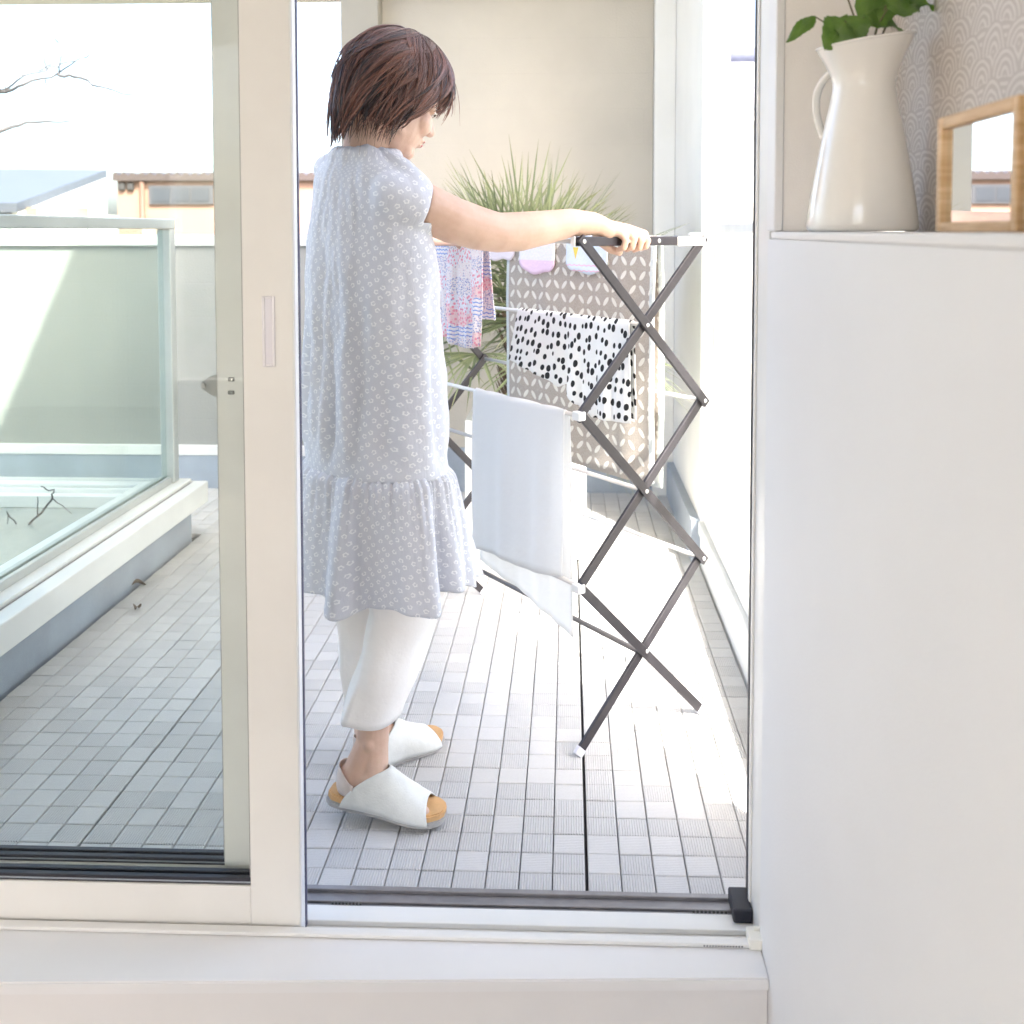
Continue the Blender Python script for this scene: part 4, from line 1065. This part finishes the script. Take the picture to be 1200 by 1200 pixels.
def hair_end(az):
    a = abs(az)            # 0 front .. pi back
    return interp(((0, 1.60), (.45, 1.62), (.80, 1.66), (1.2, 1.74), (1.48, 1.92), (1.68, 2.62), (2.1, 2.68), (2.6, 2.74), (3.15, 2.80)), a)
shell = MB(); vs, fs = [], []; na, npn = 64, 30
for i in range(npn+1):
    for k in range(na):
        az = -math.pi+2*math.pi*k/na; e = hair_end(az)-.10
        e = min(e, interp(((0, 1.25), (.55, 1.32), (1.3, 1.45), (1.6, 1.75), (1.8, 2.4)), abs(az)))
        po = lerp(.02, e, i/npn); vs.append(hair_surf(az, po, .95))
for i in range(npn):
    for k in range(na): fs.append((i*na+k, i*na+(k+1) % na, (i+1)*na+(k+1) % na, (i+1)*na+k))
shell.add(vs, fs, [(.1, .1)]*len(vs), True)
rh = random.Random(12)
def lock(mb, az0, po0, az1, po1, k0, k1, flick, n, wdt, tone, wave=.07, r=.00095):
    """a tapering lock of n hairs combed from (az0, po0) to (az1, po1); k0, k1: standing off at root and tip"""
    seeds = [(rh.gauss(0, 1), rh.gauss(0, 1), rh.uniform(-.12, .05), rh.random()) for _ in range(n)]
    K = 15; ph = rh.uniform(0, 6.28); fr = rh.uniform(3.5, 6.5)
    for (g1, g2, dl, tn) in seeds:
        pts, rad = [], []
        for i in range(K+1):
            t = i/K; te = t*(1+dl)
            po = lerp(po0, po1, te); az = lerp(az0, az1, te**1.1) + wave*math.sin(te*fr+ph)*te
            k = lerp(k0, k1, te) + .035*math.sin(math.pi*min(1, te)) + flick*max(0, te-.6)**2 + .012*math.sin(te*fr*1.3+ph*2)*te
            sp_ = wdt*(.10+.90*math.sin(math.pi*min(1, te*1.15+.03)))*(1-.72*max(0, te)**2.2)
            pts.append(hair_surf(az+g1*sp_, po+g2*sp_*.3, k+.011*g2*(1-te*.75)))
            rad.append(r*(1-.8*t**3)+.00008)
        o_ = len(mb.f); mb.tube(pts, rad, 4, cap=False)
        tt = max(0, min(1, tone+.34*(tn-.5)))
        for q in range(o_, len(mb.f)): mb.uv[q] = [(tt, (q-o_)//4/K)]*4
clampt = lambda x: max(0, min(1, x))
def wrap(a): return (a+math.pi) % (2*math.pi)-math.pi
# under layer: nape and sides
for i in range(120):
    az = wrap(rh.uniform(1.62, 2*math.pi-1.62))
    lock(shell, az+rh.uniform(-.2, .2), rh.uniform(.6, 1.2), az, hair_end(az)+rh.uniform(-.10, .10), .95, rh.uniform(.90, 1.0), rh.uniform(-.4, .5), 11, .065, clampt(rh.gauss(.2, .15)))
# long layer from the crown
for i in range(130):
    az = wrap(rh.uniform(1.62, 2*math.pi-1.62))
    lock(shell, az*.55+rh.uniform(-.5, .5), rh.uniform(.02, .30), az, hair_end(az)*rh.uniform(.88, 1.0), .975, rh.uniform(.95, 1.06), rh.uniform(-.9, .6), 18, .085, clampt(rh.gauss(.4, .28)))
# short layers on top, lying over the long ones
for i in range(120):
    az = wrap(rh.uniform(1.5, 2*math.pi-1.5))
    lock(shell, az*.6+rh.uniform(-.6, .6), rh.uniform(.02, .40), az+rh.uniform(-.25, .25), rh.uniform(1.25, 2.15), 1.0, rh.uniform(1.0, 1.10), rh.uniform(-.8, .5), 16, .075, clampt(rh.gauss(.5, .3)), .12)
# the near side: locks swept from the crown forward, then back under the ear towards the jaw
for i in range(44):
    t = i/43; az = lerp(1.58, 2.15, t)+rh.uniform(-.06, .06)
    lock(shell, rh.uniform(.6, 1.7), rh.uniform(.05, .5), az-rh.uniform(0, .22), rh.uniform(2.3, 2.80), 1.0, rh.uniform(.92, 1.04), rh.uniform(-1.8, -.2), 17, .07, clampt(rh.gauss(.55, .3)), .14)
# fringe swept over to her right and curling in
for i in range(125):
    az = rh.uniform(-1.3, 1.62)
    lock(shell, az+rh.uniform(-.9, .7), rh.uniform(.01, .22), az, (1.60+.12*max(0, abs(az)-.3))*rh.uniform(.86, 1.10), 1.0, rh.uniform(1.0, 1.12), rh.uniform(-1.6, .2), 16, .075, clampt(rh.gauss(.6, .3)), .13)
for i in range(60):   # flyaways
    az = wrap(rh.uniform(-math.pi, math.pi))
    lock(shell, az+rh.uniform(-.5, .5), rh.uniform(.0, .6), az, hair_end(az)*rh.uniform(.75, 1.06), 1.01, rh.uniform(1.03, 1.14), rh.uniform(-1., 1.2), 2, .05, .8, .2, .0005)
shell.obj('hair', hair, woman)

# ---- dress
dress, nt, b = base('spotted_dress', (.5, .5, .55), .85, **{'Sheen_Weight': .25, 'Sheen_Roughness': .5})
u, v, _ = uvw(nt)
sc = 1/.0192
vo = nt.nodes.new('ShaderNodeTexVoronoi'); vo.voronoi_dimensions = '2D'; vo.inputs['Scale'].default_value = 1; vo.inputs['Randomness'].default_value = .28
pu, pv = u*sc, v*(sc*1.12)
pu2 = pu*.84 + pv*.54; pv = pv*.84 - pu*.54
cmb = vec(nt, pu2, pv); nt.links.new(cmb.s, vo.inputs['Vector'])
sx = nt.nodes.new('ShaderNodeSeparateXYZ'); nt.links.new(vo.outputs['Position'], sx.inputs[0])
dx, dy = pu2-N(nt, sx.outputs[0]), pv-N(nt, sx.outputs[1])
cc = nt.nodes.new('ShaderNodeSeparateColor'); nt.links.new(vo.outputs['Color'], cc.inputs[0])
ang = dx.atan2(dy*1.0) + N(nt, cc.outputs[0])*6.28
rad_ = (dx*dx+dy*dy).sqrt()
wavy = (ang*5).cos()*.028
ring = ((rad_+wavy) - .195).abs()
mask = ring.sm(.085, .055)*(ang.sin().lt(.90)*.85+.15)
wv1 = nz(nt, vec(nt, u*1500, v*110), 1, 2); wv2 = nz(nt, vec(nt, u*110, v*1500), 1, 2); o = coord(nt)
cl = mix(nt, (wv1+wv2)*.5, (.52, .53, .585), (.61, .62, .67)); cl = mix(nt, nz(nt, o, 6, 4).sm(.3, .7)*.35, cl, (.60, .61, .665))
setc(nt, b, mix(nt, mask*.72, cl, (.86, .86, .86)))
crink = nz(nt, vec(nt, u*40, v*9), 1, 5, .65); cr2 = nz(nt, o, 26, 4, .6)
bump(nt, b, crink*.7+cr2*.35+(wv1+wv2)*.05, .0045)
# bodice: union of rings and cap sleeve, then cloth-like displacement
bod = MB()
def pxrow(y, xl, xr, bfront, Yc=2.085):
    c0, c1 = P(xl, y, Y=Yc), P(xr, y, Y=Yc); cx = (c0.x+c1.x)/2; half = (c1.x-c0.x)/2
    a = math.sqrt(max(1e-5, half*half-(bfront*.66)**2))/.75
    return (Vector((cx, Yc, c0.z)), a, bfront)
rows_b = [pxrow(548, 353, 529, .118), pxrow(525, 353.5, 526, .117), pxrow(470, 354, 523, .112), pxrow(400, 354, 520, .106), pxrow(340, 354, 517, .103), pxrow(300, 355, 512, .100), pxrow(265, 357, 505, .094), pxrow(235, 359, 502, .086), pxrow(212, 361, 494, .076)]

# yoke: rings close in to the neck, with a roll along each shoulder
rows_b += [pxrow(199, 366, 486, .066), pxrow(189, 380, 472, .060)]
rows_b += [(NB+Z*.002, .076, .068), (NB+Z*.012, .068, .062)]
ring_tube(bod, rows_b, 40)
bod.cap([P(441, 191, Y=2.06), P(466, 207, Y=2.025), P(485, 222, Y=2.005)], [.034, .039, .038], 20)
bod.cap([P(413, 191, Y=2.11), P(396, 194, Y=2.15), P(385, 199, Y=2.18)], [.030, .032, .032], 20)
# cap sleeve round the top of the right arm
bod.cap([P(466, 232, Y=2.0), P(484, 240, Y=2.012)], [.056, .058], 22)
slv = []
bme2 = unite(bod, .006, 9, .5)
# cut the armhole, neck and hem openings by trimming what lies past their planes
bm = bmesh.new(); bm.from_mesh(bme2)
ax0 = P(492, 243, Y=2.012); ad = (P(560, 268, Y=2.08)-P(470, 228, Y=2.0)).normalized(); adn = (ad+Vector((0, 0, .02))).normalized()
sel = [f for f in bm.faces if (f.calc_center_median()-ax0).dot(adn) > 0 and (f.calc_center_median()-ax0).length < .11 and f.calc_center_median().z > 1.185]
bmesh.ops.delete(bm, geom=sel, context='FACES')
zs = rows_b[0][0].z+.006
sel = [f for f in bm.faces if f.calc_center_median().z < zs]
bmesh.ops.delete(bm, geom=sel, context='FACES')
bmesh.ops.delete(bm, geom=[v_ for v_ in bm.verts if not v_.link_faces], context='VERTS')
for _ in range(8):        # ease the cut edges into clean curves
    nb_ = {}
    for e_ in bm.edges:
        if e_.is_boundary:
            a__, b__ = e_.verts; nb_.setdefault(a__, []).append(b__.co.copy()); nb_.setdefault(b__, []).append(a__.co.copy())
    for v_, l_ in nb_.items():
        if len(l_) == 2: v_.co = v_.co*.5+(l_[0]+l_[1])*.25
bm.normal_update()
CB = Vector((-.408, 2.085, 0))
def drape(co, az):
    z = co.z; low = sstep(1.20, .85, z)
    d = .0075*low*(math.sin(az*7+z*3)+.7*math.sin(az*12-z*6+1.3)+.4*math.sin(az*19+2*z))
    d += .008*noise.noise(Vector((az*2.2, z*6, 1.7))) + .0045*noise.noise(Vector((az*6, z*16, 4.1)))
    # folds running from the armhole down towards the waist
    d += .0065*math.sin((az*4.2 + (z-1.1)*20))*math.exp(-((z-1.12)/.10)**2)*sstep(-.6, .4, math.cos(az-.0))
    d += .012*math.exp(-((az-.75)/.10)**2)*sstep(1.16, 1.02, z)*.8      # side seam fold
    return d
for v_ in bm.verts:
    q = v_.co-CB; az = math.atan2(q.dot(FX), q.dot(UX)); v_.co += v_.normal*(drape(v_.co, az)*sstep(zs, zs+.07, v_.co.z)+.001)
uvl = bm.loops.layers.uv.new('UVMap')
for f in bm.faces:
    azs = []
    for l in f.loops:
        q = l.vert.co-CB; azs.append(math.atan2(q.dot(FX), q.dot(UX)))
    # seam at her far side; unwrap across it
    azs = [a if a > -2.4 else a+2*math.pi for a in azs]
    if max(azs)-min(azs) > 3: azs = [a if a > 1 else a+2*math.pi for a in azs]
    for l, a in zip(f.loops, azs):
        top_ = sstep(1.24, 1.33, l.vert.co.z)
        q = l.vert.co-CB
        l[uvl].uv = (lerp(a*.158, .158*1.2+q.dot(UX)*1.0, 0)*1.0, l.vert.co.z - q.dot(FX)*.9*sstep(1.27, 1.31, l.vert.co.z))
me = bpy.data.meshes.new('dress'); bm.to_mesh(me); bm.free(); me.materials.append(dress)
me = evaluated(me, [('SOLIDIFY', dict(thickness=.0016, offset=1))]); me.name = 'dress'
for p_ in me.polygons: p_.use_smooth = True
dress_o = link('dress', me, woman)
# gathered skirt tier
NA, NZ = 360, 46; vs, uvs, fs = [], [], []
zt2 = zs+.012; zh = P(455, 722, Y=1.945).z+.016
c_t, a_t, b_t = rows_b[0]
rf_ = random.Random(5); comps = [(5, .8, rf_.uniform(0, 6)), (8, 1.0, rf_.uniform(0, 6)), (13, .75, rf_.uniform(0, 6)), (19, .35, rf_.uniform(0, 6))]
gath = [(61, 1.0, 1.0), (83, .8, 2.2), (47, .7, 4.0)]
for j in range(NZ+1):
    t = j/NZ
    for k in range(NA+1):
        th = 2*math.pi*k/NA
        aa_, bb_ = lerp(a_t-.008, .195, t**.8), lerp(b_t-.008, .172, t**.8)
        fold = sum(w*math.sin(n*(th+.05*math.sin(3*th))+ph+.6*t*math.sin(n)) for n, w, ph in comps)
        fold = math.copysign(abs(fold)**.85, fold)
        amp_ = .0010+.0165*t**.75
        ga = sum(w*math.sin(n*th+ph) for n, w, ph in gath)*(.0030*math.exp(-t*3.8)*sstep(0, .05, t))
        rr2 = amp_*fold + ga + .003*noise.noise(Vector((math.cos(th)*6, math.sin(th)*6, t*5)))
        puff = .012*sstep(0, .10, t)*(1-t)
        n_ = Vector((math.cos(th), math.sin(th)))
        cen = c_t.lerp(Vector((-.382, 2.105, 0)), t); z = lerp(zt2, zh, t) + (.010*math.sin(3*th+1)+.006*math.sin(7*th))*t - fold*.004*t
        p = Vector((cen.x, cen.y, 0)) + UX*(math.cos(th)*aa_+n_.x*(rr2+puff)) + FX*(math.sin(th)*bb_+n_.y*(rr2+puff)); p.z = z
        vs.append(p); uvs.append((th*.205, -t*.27))
w_ = NA+1
for j in range(NZ):
    for k in range(NA): fs.append((j*w_+k, (j+1)*w_+k, (j+1)*w_+k+1, j*w_+k+1))
mb = MB().add(vs, fs, uvs, True); me = mb.mesh('skirt_tier', dress); me = evaluated(me, [('SOLIDIFY', dict(thickness=.0016, offset=0))])
for p_ in me.polygons: p_.use_smooth = True
me.name = 'skirt_tier'; link('skirt_tier', me, dress_o)

# ---- trousers
pants, nt, b = base('cream_trousers', (.74, .71, .68), .85, **{'Sheen_Weight': .2})
o = coord(nt); x, y, z = uvw(nt, 'Object'); setc(nt, b, mix(nt, nz(nt, o, 7, 4).sm(.3, .7), (.85, .815, .785), (.90, .87, .845)))
bump(nt, b, nz(nt, o, 30, 5, .6)*.8+nz(nt, o, 1200, 2)*.08, .003)
def trouser(mb, rows, seed):
    n = 48; vs, fs = [], []
    L = len(rows)
    sub = []
    for i in range((L-1)*8+1):
        q = i/8; k = min(L-2, int(q)); f = q-k; sub.append((rows[k][0].lerp(rows[k+1][0], f), lerp(rows[k][1], rows[k+1][1], f), lerp(rows[k][2], rows[k+1][2], f)))
    for i, (c, a, bb) in enumerate(sub):
        for k in range(n):
            t = 2*math.pi*k/n; dz = -.012*math.cos(t)*(i/(len(sub)-1))**3; e = .0070*noise.noise(Vector((math.cos(t)*1.5, math.sin(t)*1.5+seed, c.z*9)))+.0038*math.sin(c.z*38+3*math.cos(t)+seed)*math.exp(-((c.z-.30)/.12)**2)
            cr = .007*math.exp(-((t-1.57)/.12)**2)+.005*math.exp(-((t-4.71)/.14)**2)
            vs.append(c+UX*math.cos(t)*(a+e)+FX*math.sin(t)*(bb+e+cr)+Z*dz)
    for i in range(len(sub)-1):
        for k in range(n): fs.append((i*n+k, i*n+(k+1) % n, (i+1)*n+(k+1) % n, (i+1)*n+k))
    mb.add(vs, fs, None, True)
tr_ = MB()
h1 = P(437, 836, Y=1.995); t1_ = P(478, 712, Y=2.04)
trouser(tr_, [(t1_+Vector((-.01, .02, .12)), .09, .10), (t1_, .060, .080), (h1.lerp(t1_, .45), .050, .071), (h1, .044, .066)], 1.0)
h2 = P(432, 822, Y=2.185); t2_ = P(430, 712, Y=2.17)
trouser(tr_, [(t2_+Z*.12, .10, .10), (t2_, .058, .072), (h2.lerp(t2_, .45), .050, .066), (h2, .045, .062)], 7.0)
me = tr_.mesh('trousers', pants); me = evaluated(me, [('SOLIDIFY', dict(thickness=.002, offset=0))]); me.name = 'trousers'
for p_ in me.polygons: p_.use_smooth = True
link('trousers', me, woman)

# ---- open toed leather slippers and thin foot covers
leather = plain('slipper_leather', (.74, .75, .72), .42, var=.10, scale=18, bscale=300, bd=.0006)
solem = plain('slipper_sole', (.42, .41, .40), .7, var=.1, scale=40); insole = plain('slipper_insole', (.68, .40, .18), .55, var=.12, scale=30); sock = plain('foot_cover', (.70, .60, .54), .9, var=.05, scale=60, bscale=900, bd=.0005)
wtab = ((0, .016), (.012, .030), (.04, .036), (.09, .034), (.13, .036), (.18, .045), (.215, .046), (.24, .040), (.257, .026), (.264, .010))
def outline(M, side):
    r, l = [], []
    for i in range(41):
        x = .264*(1-math.cos(math.pi*i/40))/2; w = interp(wtab, x); big = .005*sstep(.12, .24, x)*side
        r.append((x, -w+big)); l.append((x, w+big))
    return r+l[::-1]
def slab(mb, M, side, z0, z1, grow=0.0):
    ol = outline(M, side); n = len(ol); bm = bmesh.new()
    def zz(x): return .008*sstep(.21, .264, x)*.6
    cx_, cy_ = .13, 0
    lo = [bm.verts.new((x+(x-cx_)*grow, y*(1+grow*2), z0+zz(x))) for x, y in ol]; hi = [bm.verts.new((x+(x-cx_)*grow, y*(1+grow*2), z1+zz(x))) for x, y in ol]
    bm.faces.new(lo[::-1]); tf = bm.faces.new(hi)
    for k in range(n): bm.faces.new((lo[k], lo[(k+1) % n], hi[(k+1) % n], hi[k]))
    bmesh.ops.recalc_face_normals(bm, faces=bm.faces[:])
    bmesh.ops.bevel(bm, geom=[e for e in tf.edges], offset=.003, segments=2, affect='EDGES')
    bm.transform(M); mb.bm(bm); return mb
for M, side in ((M1, 1), (M2, -1)):
    so_ = slab(MB(), M, side, 0, .013, .012).obj('slipper', solem, woman)
    slab(MB(), M, side, .0132, .0275, -.01).obj('insole', insole, so_)
    vs, fs = [], []; nph, nx = 36, 26
    for i in range(nph+1):
        ph = math.pi*i/nph; sp_ = max(0.0, math.sin(ph)); cp = math.cos(ph)
        xr = lerp(.036, .128, sp_**1.25); xf = lerp(.236, .222, sp_)
        for j in range(nx+1):
            x = lerp(xr, xf, j/nx); w = interp(wtab, x)+.0035; big = .005*sstep(.12, .24, x)*side
            h = interp(((.03, .120), (.10, .104), (.13, .098), (.17, .073), (.21, .053), (.24, .042)), x)
            y = cp*w*(1-.10*sp_**2) + big; z = .008 + (h-.008)*sp_**.82
            e = .0012*noise.noise(Vector((x*30, ph*3, side)))
            vs.append(M @ Vector((x, y, z+e)))
    for i in range(nph):
        for j in range(nx): fs.append((i*(nx+1)+j, i*(nx+1)+j+1, (i+1)*(nx+1)+j+1, (i+1)*(nx+1)+j))
    me = MB().add(vs, fs, None, True).mesh('upper', leather); me = evaluated(me, [('SOLIDIFY', dict(thickness=.0028, offset=0))]); me.name = 'upper'
    for p_ in me.polygons: p_.use_smooth = True
    link('upper', me, so_)
    # foot cover over the heel
    vs, fs = [], []; n1_, n2_ = 28, 12
    for i in range(n1_+1):
        an = lerp(math.pi*.47, math.pi*1.53, i/n1_)
        top_ = lerp(.050, .086, sstep(.2, 1, -math.cos(an)*.5+.5))
        for j in range(n2_+1):
            z = lerp(.030, top_, j/n2_); bulge = 1-.32*((z-.052)/.04)**2 if z < .052 else 1-.06*((z-.052)/.04)**2
            vs.append(M @ Vector((.054+math.cos(an)*.0405*bulge*(1.0 if math.cos(an) < 0 else 1.9), math.sin(an)*.0375*bulge, z)))
    for i in range(n1_):
        for j in range(n2_): fs.append((i*(n2_+1)+j, (i+1)*(n2_+1)+j, (i+1)*(n2_+1)+j+1, i*(n2_+1)+j+1))
    me = MB().add(vs, fs, None, True).mesh('foot_cover', sock); me = evaluated(me, [('SOLIDIFY', dict(thickness=.0014, offset=0))]); me.name = 'foot_cover'
    for p_ in me.polygons: p_.use_smooth = True
    link('foot_cover', me, woman)
